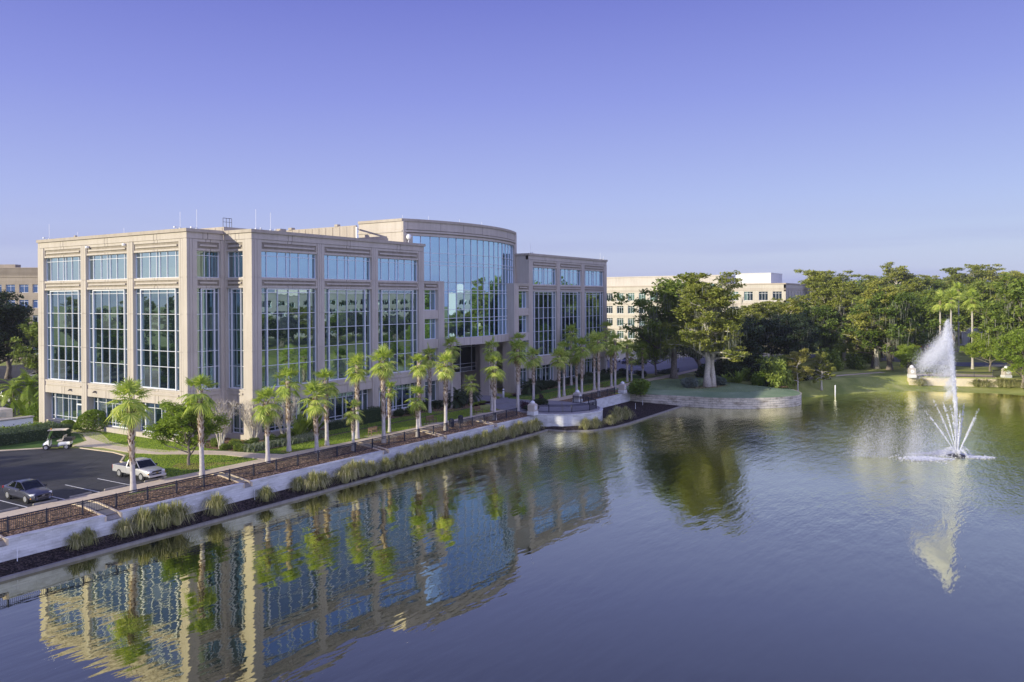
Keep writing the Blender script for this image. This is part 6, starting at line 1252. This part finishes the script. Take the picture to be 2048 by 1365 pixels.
# ================================================================ FOUNTAIN
def dropmat(name, t, mixw=.75):
    mt, nt, b = newmat(name); nt.nodes.remove(b); d = N(nt, 'BsdfDiffuse'); d.inputs[0].default_value = (.92, .93, .96, 1); tr = N(nt, 'BsdfTranslucent'); tr.inputs[0].default_value = (.92, .93, .96, 1); mx = N(nt, 'MixShader'); mx.inputs[0].default_value = .5; tp = N(nt, 'BsdfTransparent'); m2_ = N(nt, 'MixShader'); m2_.inputs[0].default_value = mixw
    nt.links.new(d.outputs[0], mx.inputs[1]); nt.links.new(tr.outputs[0], mx.inputs[2]); nt.links.new(tp.outputs[0], m2_.inputs[1]); nt.links.new(mx.outputs[0], m2_.inputs[2]); nt.links.new(m2_.outputs[0], nt.nodes['Material Output'].inputs[0]); return mt
M['spray'] = dropmat('water_spray', 0, .85); M['mist'] = dropmat('fine_mist', 0, .5)
frn = np.random.default_rng(9)
def drops(name, P, size, mat, par, stretch=1.0):
    n = len(P); d = unit(frn.normal(size=(n, 3))); z = np.tile([0, 0, 1.], (n, 1)); s = size*(.5+frn.random((n, 1))); u_ = unit(np.cross(d, z)+1e-6)*s; v = (z*stretch+d*.3)*s
    V = np.stack([P-u_, P-v, P+u_, P+v], 1).reshape(-1, 3); return link(name, nmesh(name, V, np.arange(n*4).reshape(-1, 4), M[mat]), None, par)
FX, FY = 43.5, -65.8; ft = empty('fountain', (FX, FY, WZ), 0, 'tall white lake fountain with fanning side jets and drifting mist', 'fountain'); LFT = np.array([-.54, .84, 0])
b = MB(); b.lathe([(.9,-.05),(1.0,.05),(.85,.14),(.3,.16)], (0,0,0), 18); b.lathe([(.1,.1),(.12,.4)], (0,0,0), 8); b.build('float', M['trim'], ft)
n = 17000; h = 13.9*frn.random(n)**1.1; r = .05+.012*h+.0011*h*h; P = frn.normal(size=(n, 3))*r[:, None]*.5; P[:, 2] = h+frn.normal(size=n)*.1; P += LFT*(.0055*h**2)[:, None]; drops('main_jet', P[frn.random(n) > (h/15)**2*.6], .030, 'spray', ft, 2.4)
for k, (a, X0, H0) in enumerate(((.3,1.5,5.6),(1.1,2.3,6.2),(1.9,2.7,5.0),(2.7,2.1,6.4),(3.5,1.7,5.4),(4.3,2.4,5.8),(5.1,2.0,4.6),(5.8,1.6,6.0))):
    n = 2300; s = frn.random(n)**.9; X = s*X0*1.15; Z = H0*(1.12*s-.12*s**3); r = .02+.10*s; lump = np.sin(s*37+k)*.04; P = np.stack([np.cos(a)*X, np.sin(a)*X, Z], 1)+frn.normal(size=(n, 3))*(r+lump*s)[:, None]*.55; P += LFT*(.30*s**2)[:, None]; keep = frn.random(n) > s**1.5*.9+.06+.35*(np.sin(s*23+k*2)*np.sin(s*61+k) > .15); drops('side_jet', P[keep], .026, 'spray', ft, 2.0)
for k in range(18):
    a = k*2*math.pi/18+frn.normal()*.1; n = 200; s = frn.random(n); w0 = 1.1+.7*frn.random(); P = np.stack([np.cos(a)*s*w0, np.sin(a)*s*w0, 2.6*s*(1-s)*w0*.8+.08], 1)+frn.normal(size=(n, 3))*.06; drops('low_jet', P, .026, 'spray', ft)
mp_ = []
for o_, z_, sg, k in ((1.15,15.0,.16,1500),(1.1,14.4,.26,3500),(1.2,13.6,.38,6000),(1.5,12.8,.50,9000),(2.0,12.0,.62,13000),(2.6,11.3,.66,14000),(3.2,10.8,.60,9000),(3.9,10.4,.7,6000),(1.1,12.0,.4,5000),(1.3,10.6,.5,7000),(1.1,9.4,.40,5000),(.8,8.2,.32,4500),(.9,7.0,.30,3000),(2.0,9.6,.6,5000)):
    q = frn.normal(size=(k, 3))*[sg*.8, sg*.8, sg*1.1]; mp_.append(q+LFT*o_+[0, 0, z_]+LFT*(-q[:, 2:]*.35))
P = np.concatenate(mp_); P[:, 2] += .16*np.sin(P[:, 1]*5+P[:, 0]*3); P = P[frn.random(len(P)) < .8]; drops('mist', P, .022, 'mist', ft)
off = np.concatenate([frn.normal(size=k)*w_+c for c, w_, k in ((2.4,.9,16000),(5.0,.28,14000),(5.2,.9,9000),(8.4,.32,12000),(10.8,.5,12000),(9.5,1.6,9000),(6.8,2.4,9000))]); n = len(off); P = LFT*off[:, None]+frn.normal(size=(n, 3))*[.6, .6, 0]; zz = np.abs(frn.normal(size=n))*.42; P[:, 2] = zz*8.5*(1-.03*off); P += LFT*(-zz*1.2)[:, None]
drops('falling_mist', P, .018, 'mist', ft)
fm_ = []
for c, L_, w_, k in ((1.6,3.4,.25,1500),(1.0,2.6,1.2,1300),(3.4,2.4,.3,1500),(4.4,1.8,.9,2200),(4.6,3.2,1.5,1600),(0,1.1,1.0,2600),(-1.0,2.4,.3,1200),(-.6,1.8,1.0,800),(-2.0,1.6,.25,900),(-2.2,1.5,.7,500)):
    q = frn.normal(size=(k, 2))*[L_*.36, w_*.5]; sh = frn.uniform(-2.2, 2.2); d = (q[:, :1]+c)*LFT[:2]+(q[:, 1:]+sh)*np.array([.84, .54]); fm_.append(np.stack([d[:, 0], d[:, 1], np.full(k, .015)+frn.random(k)*.05], 1))
P = np.concatenate(fm_); n = len(P); s = .055*(.4+1.5*frn.random((n, 1))); a = frn.random((n, 1))*6.28; u_ = np.concatenate([np.cos(a), np.sin(a), .25*np.sin(a*3)], 1)*s*1.5; v = np.concatenate([-np.sin(a), np.cos(a), .4+0*a], 1)*s; V = np.stack([P-u_, P-v, P+u_, P+v], 1).reshape(-1, 3)
tag(link('foam', nmesh('foam', V, np.arange(n*4).reshape(-1, 4), M['spray']), None, ft), kind='stuff')

# ================================================================ HAZE
hz, nt, b = newmat('haze_air'); nt.nodes.remove(b); pvn = N(nt, 'VolumePrincipled'); pvn.inputs['Color'].default_value = (.86, .90, 1.0, 1); pvn.inputs['Density'].default_value = .00014; pvn.inputs['Anisotropy'].default_value = .2
nt.links.new(pvn.outputs[0], nt.nodes['Material Output'].inputs['Volume'])
hb = MB(); hb.box(-420, -420, -4.2, 900, 700, 34); tag(hb.build('haze', hz), kind='stuff')
